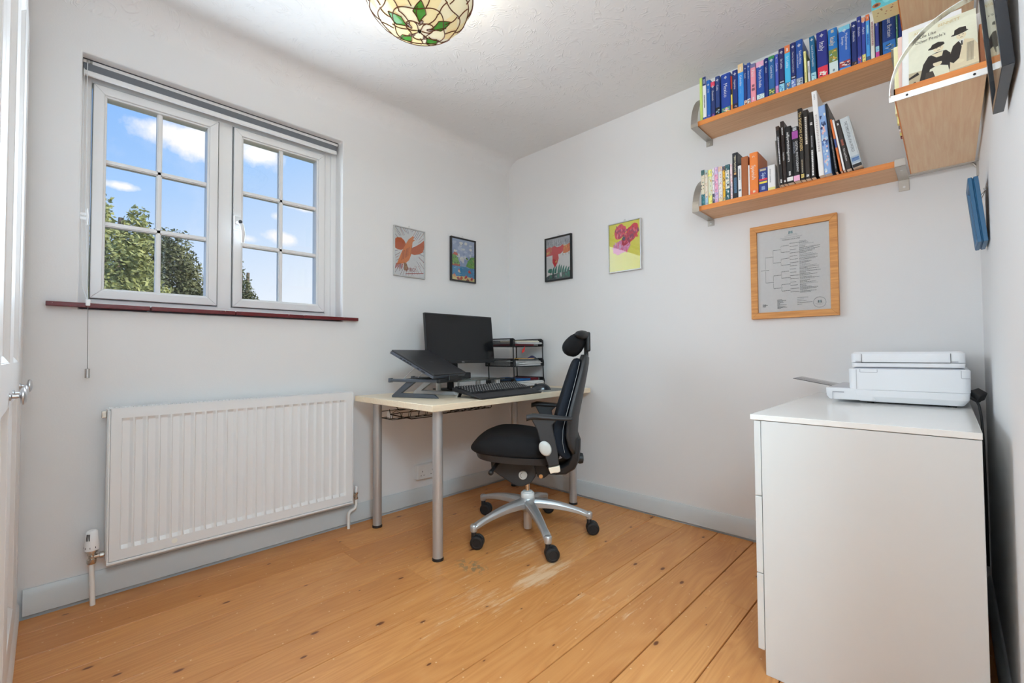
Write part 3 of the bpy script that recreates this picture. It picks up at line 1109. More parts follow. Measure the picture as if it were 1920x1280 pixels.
# ---------------------------------------------------------------- garden trees
def leaf_material(name, c1, c2):
    m = bpy.data.materials.new(name)
    m.use_nodes = True
    nt = m.node_tree
    b = nt.nodes['Principled BSDF']
    tc = nd(nt, 'ShaderNodeTexCoord')
    nz = nd(nt, 'ShaderNodeTexNoise')
    nz.inputs['Scale'].default_value = 2.2
    nz.inputs['Detail'].default_value = 5
    lk(nt, tc.outputs['Object'], nz.inputs['Vector'])
    lk(nt, ramp(nt, nz.outputs[0], [(0.35, c1), (0.65, c2)]), b.inputs['Base Color'])
    b.inputs['Roughness'].default_value = 0.6
    return m

def make_tree(name, label, base, trunk_h, blobs, n, leaf, mats, seed, droop=0.0):
    rd = random.Random(seed)
    r = thing(name, label, 'tree', base)
    X, Y, Z0 = base
    b = MB()
    cz = max(bl[2] for bl in blobs)
    b.tube([(X, Y, Z0), (X+0.1, Y-0.05, Z0+trunk_h*0.5), (X, Y+0.08, cz)], [0.2, 0.15, 0.04], 8)
    for bl in blobs:
        s = Vector((X, Y, Z0+trunk_h*rd.uniform(0.5, 0.9)))
        e = Vector(bl[:3])
        b.tube([s, s.lerp(e, 0.5)+Vector((0, 0, 0.15)), e], [0.07, 0.05, 0.015], 6)
    b.build('trunk', mats[1], r, smooth=50)
    f = MB()
    for _ in range(n):
        bl = rd.choices(blobs, weights=[q[3]*q[4]*q[5] for q in blobs])[0]
        d = Vector((rd.gauss(0, 1), rd.gauss(0, 1), rd.gauss(0, 1))).normalized()
        k = rd.uniform(0.35, 1.0)**0.6 * (1 + 0.22*math.sin(d.x*7+d.z*9+bl[0]*5) + rd.gauss(0, 0.05))
        p = Vector((bl[0]+d.x*bl[3]*k, bl[1]+d.y*bl[4]*k, bl[2]+d.z*bl[5]*k))
        s = leaf*rd.uniform(0.6, 1.4)
        u = Vector((rd.gauss(0, 1), rd.gauss(0, 1), rd.gauss(0, 0.6)-droop)).normalized()
        w = u.cross(Vector((rd.gauss(0, 1), rd.gauss(0, 1), rd.gauss(0, 1)))).normalized()
        f.add([p-u*s, p+w*s*0.45, p+u*s, p-w*s*0.45], [(0, 1, 2, 3)])
    f.build('foliage', mats[0], r)

BARK = mat('grey_bark', S(112, 100, 84), rough=0.9, var=0.3, bump=0.5)
L1 = leaf_material('bright_maple_leaves', S(112, 120, 66), S(176, 178, 112))
L2 = leaf_material('dull_birch_leaves', S(74, 80, 52), S(128, 130, 88))
make_tree('leafy_tree', 'bright green leafy tree filling the lower left window panes', (-8.0, -1.75, -3.0), 4.6,
          [(-8.0, -1.75, 2.3, 1.0, 0.50, 0.85), (-8.2, -1.42, 1.95, 0.9, 0.38, 0.80), (-8.0, -1.5, 3.05, 0.7, 0.28, 0.40), (-8.1, -1.2, 1.7, 0.9, 0.30, 0.60), (-8.0, -1.9, 3.3, 0.6, 0.13, 0.40), (-7.9, -1.45, 3.42, 0.4, 0.15, 0.22), (-8.0, -1.9, 1.5, 1.2, 0.9, 0.7)], 26000, 0.042, (L1, BARK), 11)
make_tree('weeping_birch_tree', 'darker feathery birch tree seen at the middle of the window', (-10.5, -0.45, -3.0), 5.0,
          [(-10.5, -0.55, 2.75, 0.8, 0.50, 1.0), (-10.4, -0.95, 3.0, 0.7, 0.42, 0.75), (-10.6, -0.20, 2.5, 0.7, 0.26, 0.80), (-10.5, -0.02, 2.1, 0.7, 0.16, 0.65), (-10.5, -0.75, 3.55, 0.4, 0.20, 0.30), (-10.5, -0.45, 1.7, 1.2, 0.6, 0.7)], 22000, 0.040, (L2, BARK), 12, 0.5)
make_tree('sparse_birch_tree', 'thin treetop just showing in the lower corner of the right casement', (-12.0, 1.38, -3.0), 4.8,
          [(-12.0, 1.36, 2.75, 0.5, 0.16, 0.45), (-12.0, 1.52, 2.55, 0.5, 0.16, 0.25), (-12.0, 1.36, 2.3, 0.6, 0.3, 0.4), (-12.0, 1.30, 3.35, 0.2, 0.06, 0.30)], 2600, 0.042, (L2, BARK), 13, 0.5)
o = MB().box(-40, -0.6, -25, 25, -3.1, -3.0).build('ground_lawn', mat('lawn_green', S(92, 104, 60), rough=0.95, var=0.3, vscale=2))
struct(o)
# ---------------------------------------------------------------- desk
M_BLK = mat('black_plastic', S(26, 26, 28), rough=0.45)
M_BLKM = mat('matt_black_plastic', S(34, 34, 37), rough=0.6)
M_STEEL = mat('satin_steel', (0.62, 0.62, 0.61), rough=0.3, metal=1.0)
M_WIRE = mat('black_wire', S(24, 24, 26), rough=0.5, metal=0.2)
M_PAPER = mat('white_paper', (0.78, 0.78, 0.77), rough=0.85, var=0.03)
DZ = 0.738
DX0, DX1, DY0, DY1 = 0.085, 0.822, -1.338, -0.028

def make_desk():
    r = thing('desk', 'birch topped desk on four round silver legs in the corner', 'desk', (0.45, -0.68, 0))
    b = MB()
    b.prism([(DX0, DY0, DZ-0.030), (DX1, DY0-0.002, DZ-0.030), (DX1-0.045, DY1, DZ-0.030), (DX0, DY1, DZ-0.030)], (0, 0, 0.030))
    b.build('tabletop', wood('birch_veneer', (0.90, 0.77, 0.58), (0.82, 0.68, 0.49), 'Y', rough=0.3), r, bevel=0.002)
    for x, y in ((0.741, -1.251), (0.160, -1.240), (0.735, -0.175), (0.180, -0.140)):
        p = MB()
        p.cyl((x, y, 0.012), 0.0245, DZ-0.030-0.012-0.006, 'Z', 28)
        p.cyl((x, y, DZ-0.038), 0.045, 0.008, 'Z', 28)
        l = p.build('leg', mat('silver_lacquer', (0.50, 0.505, 0.51), rough=0.32, metal=0.55), r, smooth=40)
        MB().lathe([(0.027, 0), (0.0275, 0.006), (0.0255, 0.013)], (x, y, 0), 'Z', 28).build('foot', M_BLK, l, smooth=40)

make_desk()

def make_cable_tray():
    r = thing('cable_tray', 'black wire cable basket hung under the desk', 'cable tray', (0.24, -0.85, 0.70))
    b = MB()
    x0, x1, y0, y1, z = 0.17, 0.29, -1.225, -0.48, 0.610
    for x in (x0, x0+0.04, x1-0.04, x1):
        b.tube([(x, y0, z), (x, y1, z)], 0.0022, 6)
    b.tube([(x1+0.012, y0, z+0.035), (x1+0.012, y1, z+0.035)], 0.0022, 6)
    b.tube([(x0-0.012, y0, z+0.035), (x0-0.012, y1, z+0.035)], 0.0022, 6)
    y = y0
    k = 0
    while y <= y1+0.001:
        b.tube([(x1+0.012, y, z+0.035), (x1+0.004, y, z+0.01), (x1-0.005, y, z), (x0+0.005, y, z), (x0-0.004, y, z+0.01), (x0-0.012, y, z+0.035)], 0.0018, 6)
        if k % 2 == 0:
            b.tube([(x1+0.014, y-0.02, z+0.004), (x1+0.016, y-0.015, z+0.035), (x1+0.016, y+0.015, z+0.05), (x1+0.016, y+0.045, z+0.035), (x1+0.014, y+0.05, z+0.004)], 0.0016, 6)
        k += 1
        y += 0.0573
    for yy in (y0+0.22, y1-0.1):
        b.tube([(x0-0.012, yy, z+0.035), (x0, yy, DZ-0.031)], 0.0022, 6)
        b.tube([(x1+0.012, yy, z+0.035), (x1, yy, DZ-0.031)], 0.0022, 6)
    b.build('basket', M_WIRE, r, smooth=50)
    s = thing('power_strip', 'white power strip lying in the wire basket under the desk', 'power strip', (0.24, -1.0, z))
    b = MB()
    b.box(0.215, 0.27, -1.215, -0.80, z+0.004, z+0.043)
    p = b.build('housing', mat('white_plastic', (0.78, 0.78, 0.77), rough=0.4), s, bevel=0.006)
    for k in range(4):
        MB().box(0.224, 0.262, -1.16+k*0.085, -1.12+k*0.085, z+0.0425, z+0.045).build('socket', M_BLK, s)
    a = thing('power_adapter', 'black power adapter on top of the white power strip', 'adapter', (0.24, -1.1, z+0.05))
    MB().box(0.20, 0.255, -1.10, -0.98, z+0.0455, z+0.073).build('adapter_body', M_BLK, a, bevel=0.004)
    c = MB()
    c.tube([(0.23, -0.98, z+0.06), (0.25, -0.9, z+0.05), (0.24, -0.8, z+0.02), (0.26, -0.7, z+0.012), (0.22, -0.55, z+0.012)], 0.003, 8)
    c.tube([(0.24, -1.21, z+0.05), (0.28, -1.23, z+0.03), (0.29, -1.10, z-0.008), (0.27, -0.95, z-0.012), (0.2, -0.85, z-0.006), (0.2, -0.6, z+0.01)], 0.003, 8)
    c.tube([(0.25, -1.16, z+0.048), (0.19, -1.14, z+0.06), (0.2, -0.98, z+0.045), (0.25, -0.86, z+0.05), (0.23, -0.6, z+0.02)], 0.0028, 8)
    tag(c.build('power_cables', M_BLK, None, smooth=60), 'tangle of black cables trailing along the under-desk basket', 'cable')

make_cable_tray()

def make_socket():
    r = thing('wall_socket', 'white double socket low on the wall behind the desk leg', 'socket', (0.0, -0.81, 0.21))
    b = MB()
    b.box(0.0, 0.032, -0.886, -0.740, 0.163, 0.255)
    b.build('back_box', mat('white_plastic', (0.78, 0.78, 0.77)), r, bevel=0.003)
    p = MB().box(0.032, 0.040, -0.885, -0.741, 0.164, 0.254).build('face_plate', mat('white_plastic', (0.78, 0.78, 0.77)), r, bevel=0.003)
    for y in (-0.852, -0.775):
        MB().box(0.040, 0.0435, y-0.007, y+0.007, 0.224, 0.244).build('switch', mat('white_plastic', (0.78, 0.78, 0.77)), p, bevel=0.001)
        q = MB()
        q.box(0.0398, 0.0404, y-0.002, y+0.002, 0.208, 0.217)
        q.box(0.0398, 0.0404, y-0.014, y-0.008, 0.186, 0.190)
        q.box(0.0398, 0.0404, y+0.008, y+0.014, 0.186, 0.190)
        q.build('pin_holes', M_BLK, p)

make_socket()

# ---------------------------------------------------------------- monitor, riser, dock
def make_monitor():
    r = thing('monitor', 'wide black computer monitor, screen off, on the desk', 'monitor', (0.18, -0.685, DZ))
    yc, y0, y1 = -0.685, -0.963, -0.407
    zb, zt, xb, xt = 0.911, 1.223, 0.252, 0.220
    H = Vector((xt-xb, 0, zt-zb))
    Hn = H.normalized()
    N = Vector((Hn.z, 0, -Hn.x))
    mid = Vector(((xb+xt)/2, yc, (zb+zt)/2))
    b = MB()
    b.obox(mid-N*0.009, N*0.009, (0, (y1-y0)/2, 0), H/2)
    ho = b.build('housing', M_BLK, r, bevel=0.002)
    b = MB()
    b.obox(mid-N*0.03-Hn*0.01, N*0.014, (0, 0.19, 0), Hn*0.10)
    b.build('rear_bulge', M_BLKM, r, bevel=0.01)
    sm = mat('switched_off_screen', S(16, 17, 20), rough=0.16, spec=0.4)
    MB().obox(mid+N*0.0002+Hn*0.006, N*0.0004, (0, (y1-y0)/2-0.007, 0), Hn*((zt-zb)/2-0.014)).build('screen', sm, r)
    a = Art()
    a.text('DELL', 0, 0, 0.0068, (0.7, 0.7, 0.72), 'c')
    o = Vector((xb, yc, zb))+N*0.0006+Hn*0.0045
    a.build('maker_mark', ho, o, (0, 1, 0), tuple(Hn), printed())
    b = MB()                                        # upright with its cable hole
    pr = [(-0.042, 0.0), (0.042, 0.0), (0.040, 0.10), (0.037, 0.16), (0.034, 0.30), (-0.034, 0.30), (-0.037, 0.16), (-0.040, 0.10)]
    zz = DZ+0.008
    n = 20
    hole = [(0.018*math.cos(2*math.pi*k/n), 0.130+0.018*math.sin(2*math.pi*k/n)) for k in range(n)]
    outer = []
    for k in range(n):                              # ring of quads from the hole out to the upright's outline
        t = 2*math.pi*k/n
        dx, dz = math.cos(t), math.sin(t)
        s = min(0.036/abs(dx) if abs(dx) > 1e-6 else 9, 0.04/abs(dz) if abs(dz) > 1e-6 else 9)
        outer.append((dx*s, 0.130+dz*s))
    X0, X1 = 0.128, 0.150
    for k in range(n):
        j = (k+1) % n
        q = [hole[k], hole[j], outer[j], outer[k]]
        b.prism([(X0, yc+p[0], zz+p[1]) for p in q], (X1-X0, 0, 0))
    b.box(X0, X1, yc-0.036, yc+0.036, zz, zz+0.090)
    b.box(X0, X1, yc-0.036, yc+0.036, zz+0.170, zz+0.34)
    b.obox((0.175, yc, 1.05), (0.035, 0, -0.002), (0, 0.05, 0), (0, 0, 0.05))
    b.build('stand_upright', M_BLK, r)
    MB().prism([(0.07, yc-0.11, DZ), (0.34, yc-0.125, DZ), (0.34, yc+0.125, DZ), (0.07, yc+0.11, DZ)], (0, 0, 0.008)).build('stand_base', M_BLK, r, bevel=0.003)

make_monitor()

def make_riser():
    r = thing('monitor_riser', 'clear glass riser shelf on steel feet in front of the monitor', 'riser shelf', (0.31, -0.70, DZ))
    b = MB()
    b.prism([(0.165, -0.945, 0.806), (0.445, -0.945, 0.806), (0.445, -0.50, 0.806), (0.165, -0.50, 0.806)], (0, 0, 0.008))
    b.build('glass_shelf', glass_mat('green_edge_glass', (0.86, 0.92, 0.90), refl=0.7), r, bevel=0.002)
    for x, y in ((0.425, -0.880), (0.420, -0.545), (0.215, -0.855), (0.200, -0.515)):
        MB().lathe([(0.0185, 0), (0.0185, 0.004), (0.017, 0.005), (0.017, 0.064), (0.0185, 0.065), (0.0185, 0.068)], (x, y, DZ), 'Z', 24).build('foot', M_STEEL, r, smooth=40)

make_riser()

d = thing('docking_station', 'small black box on the glass riser beside the laptop', 'computer dock', (0.28, -0.75, 0.814))
MB().box(0.19, 0.305, -0.835, -0.665, 0.8142, 0.853).build('casing', M_BLKM, d, bevel=0.006)
d = thing('notepad', 'thin pale notepad on the glass riser under the laptop edge', 'notepad', (0.36, -0.85, 0.814))
MB().box(0.33, 0.43, -0.925, -0.845, 0.8142, 0.819).build('pages', mat('buff_paper', A(215, 200, 165), rough=0.9), d)

# ---------------------------------------------------------------- laptop on its stand
E1 = Vector((0.92, 0.39, 0)).normalized()
E2 = Vector((-E1.y, E1.x, 0))
O_ = Vector((0.318, -1.236, 0))

def LP(s, t, z):
    return O_ + E1*s + E2*t + Vector((0, 0, z))

def make_laptop_stand():
    r = thing('laptop_stand', 'grey Z-shaped folding laptop stand at the desk end', 'laptop stand', LP(0.14, 0.1, DZ))
    M_G = mat('gunmetal_aluminium', (0.11, 0.125, 0.15), rough=0.4, metal=0.5)
    M_S = mat('silver_aluminium', (0.62, 0.63, 0.65), rough=0.35, metal=0.5)
    for t, m in ((-0.012, M_G), (0.19, M_S)):
        b = MB()
        z = DZ
        b.prism([LP(0.0, t, z), LP(0.285, t, z), LP(0.262, t, z+0.020), LP(0.062, t, z+0.024), LP(0.150, t, z+0.086), LP(0.095, t, z+0.086), LP(0.0, t, z+0.010)], E2*0.020)
        b.build('side_leg', m, r, bevel=0.003)
    z = DZ+0.084
    for t in (-0.024, 0.19):
        b = MB()
        b.obox(LP(0.150, t+0.012, z+0.008), E1*0.150, E2*0.011, Vector((0, 0, 0.008)))
        b.obox(LP(-0.006, t+0.012, z+0.008), E1*0.008, E2*0.013, Vector((0, 0, 0.012)))
        b.build('side_rail', M_G, r, bevel=0.003)
    b = MB()
    for s in (0.05, 0.20):
        b.obox(LP(s, 0.09, z+0.008), E1*0.02, E2*0.10, Vector((0, 0, 0.004)))
    for k in range(6):
        b.obox(LP(0.10+k*0.015, 0.09, z+0.010), E1*0.004, E2*0.11, Vector((0, 0, 0.007)))
    b.build('slotted_plate', M_BLK, r, bevel=0.001)
    b = MB()
    b.obox(LP(0.302, 0.088, z+0.008), E1*0.010, E2*0.124, Vector((0, 0, 0.0105)))
    b.obox(LP(0.325, 0.088, z+0.022), E1*0.004, E2*0.05, Vector((0, 0, 0.014)))
    b.build('front_lip', M_BLK, r, bevel=0.004)
    for t in (0.015, 0.16):
        MB().tube([LP(0.055, t, z+0.012), LP(0.135, t, z+0.080)], 0.0028, 8).build('prop_rod', M_S, r, smooth=50)
    return z

zst = make_laptop_stand()

def make_laptop():
    r = thing('laptop', 'closed black laptop propped at a slant on the stand', 'laptop', LP(0.2, 0.09, zst+0.05))
    a = math.radians(27)
    D = -E1*math.cos(a) + Vector((0, 0, math.sin(a)))      # from the front edge up to the hinge
    U = E1*math.sin(a) + Vector((0, 0, math.cos(a)))
    F = LP(0.300, 0.090, zst+0.022)
    L, W = 0.288, 0.352
    base = MB()
    base.obox(F+D*L/2+U*0.0075, D*L/2, E2*W/2, U*0.0075)
    bo = base.build('base', mat('laptop_grey_base', S(92, 98, 108), rough=0.4, metal=0.4), r, bevel=0.003)
    lid = MB()
    lid.obox(F+D*(L/2-0.001)+U*0.0195, D*(L/2-0.001), E2*(W/2), U*0.0042)
    lo = lid.build('lid', mat('laptop_black_lid', S(40, 40, 43), rough=0.35), r, bevel=0.003)
    seam = MB()
    seam.obox(F+D*L/2+U*0.0152, D*(L/2-0.003), E2*(W/2-0.002), U*0.0006)
    seam.build('lid_seam', M_BLK, r)
    hinge = MB()
    hinge.tube([F+D*(L-0.006)+U*0.016-E2*(W/2-0.05), F+D*(L-0.006)+U*0.016+E2*(W/2-0.05)], 0.0055, 10)
    hinge.build('hinge', M_BLK, r, smooth=50)
    ports = MB()
    for s, w in ((0.060, 0.007), (0.072, 0.005), (0.098, 0.007), (0.150, 0.006), (0.168, 0.008), (0.19, 0.008), (0.215, 0.006)):
        ports.obox(F+D*s+U*0.0075-E2*(W/2), D*w, E2*0.0006, U*0.0028)
    ports.build('ports', M_BLK, r)
    tr = MB()
    tr.obox(F+D*(L+0.0006)+U*0.008-E2*(W/2-0.01), D*0.0008, E2*0.012, U*0.008)
    tr.build('corner_trim', mat('silver_aluminium', (0.62, 0.63, 0.65)), r)
    lg = Art()
    lg.text('DELL', 0, 0, 0.011, S(120, 122, 126), 'c')
    lg.build('maker_mark', lo, F+D*L*0.5+U*0.0242, tuple(-E2), tuple(-D), printed())

make_laptop()

# ---------------------------------------------------------------- keyboard, mouse, mat
def make_keyboard():
    r = thing('keyboard', 'black full size keyboard with palm rest at the desk edge', 'keyboard', (0.68, -0.77, DZ))
    P0, P1 = Vector((0.806, -1.030, DZ)), Vector((0.772, -0.520, DZ))    # front edge
    ey = (P1-P0).normalized()
    ex = Vector((-ey.y, ey.x, 0))
    ex = -ex if ex.x > 0 else ex
    W = (P1-P0).length
    D = 0.215
    tilt = 0.034
    def K(s, t, h=0.0):
        return P0 + ey*s + ex*t + Vector((0, 0, 0.006 + tilt*t/D + h))
    b = MB()
    b.loft([[K(0.004, 0.0, -0.004), K(W-0.004, 0.0, -0.004), K(W, D, -0.006), K(0, D, -0.006)], [K(0, 0.0, 0.002), K(W, 0.0, 0.002), K(W, D, 0.012), K(0, D, 0.012)], [K(0.003, 0.003, 0.004), K(W-0.003, 0.003, 0.004), K(W-0.003, D-0.004, 0.015), K(0.003, D-0.004, 0.015)]])
    b.build('case', M_BLKM, r, bevel=0.003)
    keys = MB()
    rows = 6
    t0, t1 = 0.075, D-0.010
    for i in range(rows):
        ta = t0+(t1-t0)*i/rows+0.0015
        tb = t0+(t1-t0)*(i+1)/rows-0.0015
        s = 0.008
        while s < W-0.012:
            w = 0.019
            if i == 0 and 0.09 < s < 0.11:
                w = 0.11
            if 0.315 < s < 0.325 or 0.392 < s < 0.398:
                s += 0.007
            e = min(s+w-0.003, W-0.009)
            h0 = 0.0075 + 0.0075*(ta/D)
            keys.loft([[K(s, ta, h0), K(e, ta, h0), K(e, tb, h0), K(s, tb, h0)], [K(s+0.002, ta+0.002, h0+0.007), K(e-0.002, ta+0.002, h0+0.007), K(e-0.002, tb-0.002, h0+0.008), K(s+0.002, tb-0.002, h0+0.008)]])
            s += w
    keys.build('keycaps', M_BLK, r)
    a = Art()
    rd = random.Random(3)
    for i in range(rows):
        s = 0.008
        tm = t0+(t1-t0)*(i+0.55)/rows
        h0 = 0.0075+0.0075*(tm/D)+0.0082
        while s < W-0.02:
            q = K(s+0.006, tm, h0)
            a.p += [tuple(q), tuple(K(s+0.011, tm, h0)), tuple(K(s+0.011, tm+0.006, h0+0.0009)), tuple(K(s+0.006, tm+0.006, h0+0.0009))]
            n = len(a.p)
            a.f.append((n-4, n-3, n-2, n-1))
            a.c.append((0.62, 0.62, 0.62))
            s += 0.019
    a.build('key_legends', r, (0, 0, 0), (1, 0, 0), (0, 1, 0))
    for s in (0.03, W-0.05):
        MB().prism([K(s, D-0.03, -0.005), K(s+0.02, D-0.03, -0.005), Vector((*K(s+0.02, D-0.012).xy, DZ)), Vector((*K(s, D-0.012).xy, DZ))], ex*0.006).build('riser_foot', M_BLK, r)

make_keyboard()

m_ = thing('mouse_mat', 'thin dark mouse mat at the desk front behind the chair', 'mouse mat', (0.68, -0.3, DZ))
MB().prism([(0.50, -0.445, DZ+0.0003), (0.755, -0.470, DZ+0.0003), (0.742, -0.190, DZ+0.0003), (0.485, -0.190, DZ+0.0003)], (0, 0, 0.002)).build('mat_sheet', mat('grey_mat_cloth', A(120, 122, 118), rough=0.7), m_, bevel=0.001)
r_ = thing('computer_mouse', 'glossy black computer mouse at the right end of the keyboard', 'mouse', (0.63, -0.36, DZ+0.0025))
b = MB()
mx, my, mz = 0.640, -0.372, DZ+0.0028
md = Vector((-0.80, -0.60, 0)).normalized()
ms = Vector((-md.y, md.x, 0))
rings = []
for i in range(13):
    t = i/12
    s = -0.060+0.120*t
    wv = 0.034*math.sin(math.pi*(0.06+0.88*t))**0.55
    hv = 0.041*(math.sin(math.pi*(0.05+0.86*t**0.85))**0.8)
    rings.append([Vector((mx, my, mz))+md*s+ms*(wv*math.cos(q))+Vector((0, 0, max(0, hv*math.sin(q)))) for q in [math.pi*k/10 for k in range(11)]])
b.loft(rings)
b.build('mouse_shell', mat('gloss_black_plastic', S(34, 38, 44), rough=0.22), r_, smooth=70)
b = MB()
b.cyl(Vector((mx, my, mz+0.030))+md*0.034-ms*0.004, 0.009, 0.008, (Vector((0, 0, 1)), md, ms), 14)
b.build('scroll_wheel', M_BLKM, r_, smooth=40)

# ---------------------------------------------------------------- letter trays
def make_trays():
    r = thing('letter_tray_stand', 'three-tier black mesh letter tray stand in the desk corner', 'letter tray', (0.25, -0.2, DZ))
    M_MESH = mesh_mat()
    for k, (z, dx) in enumerate(((0.743, 0.010), (0.878, 0.004), (1.017, 0.0))):
        x0, x1, y0, y1 = 0.098+dx, 0.392+dx, -0.352, -0.058
        h = 0.055
        b = MB()
        b.tube([(x0, y0, z+0.004), (x1, y0, z+0.004), (x1, y1, z+0.004), (x0, y1, z+0.004)], 0.0032, 6, closed=True)
        for y in (y0, y1):
            b.tube([(x0, y, z+0.004), (x0, y, z+h-0.012), (x0+0.012, y, z+h), (x1-0.016, y, z+h), (x1-0.003, y, z+h-0.008), (x1, y, z+h-0.022), (x1, y, z+0.004)], 0.0036, 8)
        b.tube([(x0, y0, z+h-0.012), (x0, y1, z+h-0.012)], 0.003, 6)
        for y in (y0, y1):
            for x in (x0+0.01, x1-0.045):
                b.box(x, x+0.035, y-0.002, y+0.002, z+0.004, z+h)
        t = b.build('tray_frame', M_WIRE, r, smooth=50)
        g = MB()
        g.box(x0, x1, y0, y1, z+0.003, z+0.0042)
        g.box(x0, x1-0.02, y0, y0+0.0008, z+0.004, z+h-0.003)
        g.box(x0, x1-0.02, y1-0.0008, y1, z+0.004, z+h-0.003)
        g.box(x0, x0+0.0008, y0, y1, z+0.004, z+h-0.012)
        g.build('tray_mesh', M_MESH, t)
    for x, y in ((0.375, -0.352), (0.385, -0.058), (0.125, -0.352), (0.125, -0.058)):
        MB().tube([(x+0.014, y, DZ+0.002), (x+0.010, y, 0.80), (x+0.004, y, 0.92), (x, y, 1.06)], 0.0042, 8).build('upright', M_WIRE, r, smooth=50)

def mesh_mat():
    m = bpy.data.materials.new('black_wire_mesh')
    m.use_nodes = True
    nt = m.node_tree
    b = nt.nodes['Principled BSDF']
    b.inputs['Base Color'].default_value = (*S(30, 30, 32), 1)
    b.inputs['Roughness'].default_value = 0.5
    tc = nd(nt, 'ShaderNodeTexCoord')
    sep = nd(nt, 'ShaderNodeSeparateXYZ')
    lk(nt, tc.outputs['Object'], sep.inputs[0])
    s = None
    for i in range(3):
        w = mth(nt, 'ABSOLUTE', mth(nt, 'SUBTRACT', mth(nt, 'FRACT', mth(nt, 'MULTIPLY', sep.outputs[i], 420.0)), 0.5))
        q = mth(nt, 'LESS_THAN', w, 0.42)
        s = q if s is None else mth(nt, 'MULTIPLY', s, q)
    lk(nt, mth(nt, 'SUBTRACT', 1.0, mth(nt, 'MULTIPLY', s, 0.92)), b.inputs['Alpha'])
    return m

make_trays()

def sheet_pile(name, label, x0, x1, y0, y1, z, n, step, jit, cols, seed, group=None, cat='papers'):
    rd = random.Random(seed)
    r = thing(name, label, cat, ((x0+x1)/2, (y0+y1)/2, z), group=group)
    for c, key in cols:
        b = MB()
        for k in range(n):
            if k % len(cols) != key:
                continue
            a = rd.uniform(-jit, jit)
            cx, cy = (x0+x1)/2+rd.uniform(-jit, jit)*0.06, (y0+y1)/2+rd.uniform(-jit, jit)*0.06
            u = Vector((math.cos(a), math.sin(a), 0))*(x1-x0)/2
            v = Vector((-math.sin(a), math.cos(a), 0))*(y1-y0)/2
            b.obox((cx, cy, z+step*(k+0.5)), u, v, (0, 0, step*0.46))
        b.build('sheets', c, r)
    return r

M_RED = mat('dark_red_card', S(112, 22, 34), rough=0.6)
M_BLUE = mat('blue_card', S(24, 92, 150), rough=0.5)
M_BUFF = mat('buff_paper', A(215, 200, 165))
M_GREYP = mat('grey_printed_paper', A(150, 150, 150), rough=0.85, var=0.3, vscale=60)
M_OCHRE = mat('manila_card', A(196, 150, 80), rough=0.8)
sheet_pile('red_folder', 'dark red folder at the bottom of the top letter tray', 0.112, 0.385, -0.340, -0.15, 1.0222, 3, 0.0045, 0.01, [(M_RED, 0)], 1, cat='folder')
sheet_pile('papers', 'loose white papers on the red folder in the top letter tray', 0.150, 0.395, -0.335, -0.075, 1.0365, 6, 0.0022, 0.05, [(M_PAPER, 0), (M_GREYP, 1)], 2)
sheet_pile('envelope', 'cream envelopes lying highest in the top letter tray', 0.200, 0.370, -0.300, -0.075, 1.0505, 3, 0.003, 0.03, [(M_BUFF, 0), (M_PAPER, 1)], 3, cat='envelope')
sheet_pile('papers', 'thick curling pile of papers heaped in the middle letter tray', 0.112, 0.390, -0.340, -0.075, 0.8832, 13, 0.0027, 0.14, [(M_PAPER, 0), (M_PAPER, 1), (M_GREYP, 2)], 4)
sheet_pile('manila_card', 'ochre card lying on the front of the middle letter tray papers', 0.300, 0.404, -0.325, -0.17, 0.9335, 1, 0.003, 0.02, [(M_OCHRE, 0)], 5, cat='card')
sheet_pile('papers', 'printed sheets slumped over the front of the bottom letter tray', 0.150, 0.412, -0.300, -0.075, 0.7482, 10, 0.0030, 0.10, [(M_PAPER, 0), (M_GREYP, 1), (M_PAPER, 2)], 6)
sheet_pile('blue_folder', 'bright blue folder on the papers in the bottom letter tray', 0.125, 0.36, -0.330, -0.16, 0.7815, 2, 0.007, 0.02, [(M_BLUE, 0)], 7, cat='folder')
sheet_pile('red_folder', 'maroon folder at the back of the bottom letter tray', 0.180, 0.36, -0.150, -0.072, 0.7815, 2, 0.008, 0.06, [(M_RED, 0)], 8, cat='folder')
t_ = thing('stapler', 'dark blue stapler lying on the papers in the middle letter tray', 'stapler', (0.30, -0.13, 0.937))
b = MB()
b.loft([[(0.36-0.02*i*0.5, -0.165+0.012*j*(1-abs(i-3)*0.12)-0.02+i*0.025, 0.9325+h*(1-abs(i-3.2)*0.22)) for j, h in ((-1, 0), (-1, 0.016), (-0.5, 0.024), (0.5, 0.024), (1, 0.016), (1, 0))] for i in range(7)])
b.build('stapler_body', mat('navy_plastic', S(26, 26, 92), rough=0.35), t_, smooth=60)
b = MB()
b.box(0.29, 0.345, -0.17, -0.03, 0.9312, 0.934)
b.build('stapler_base', M_STEEL, t_)
t_ = thing('ribbon_tag', 'small red ribbon tag dangling under the top letter tray', 'ribbon', (0.40, -0.26, 1.018))
b = MB()
b.prism([(0.398, -0.262, 1.018), (0.398, -0.258, 1.018), (0.400, -0.266, 0.985), (0.400, -0.292, 0.972), (0.399, -0.287, 0.992)], (0.002, 0, 0))
b.build('ribbon', mat('bright_red_ribbon', S(205, 48, 44), rough=0.6), t_)

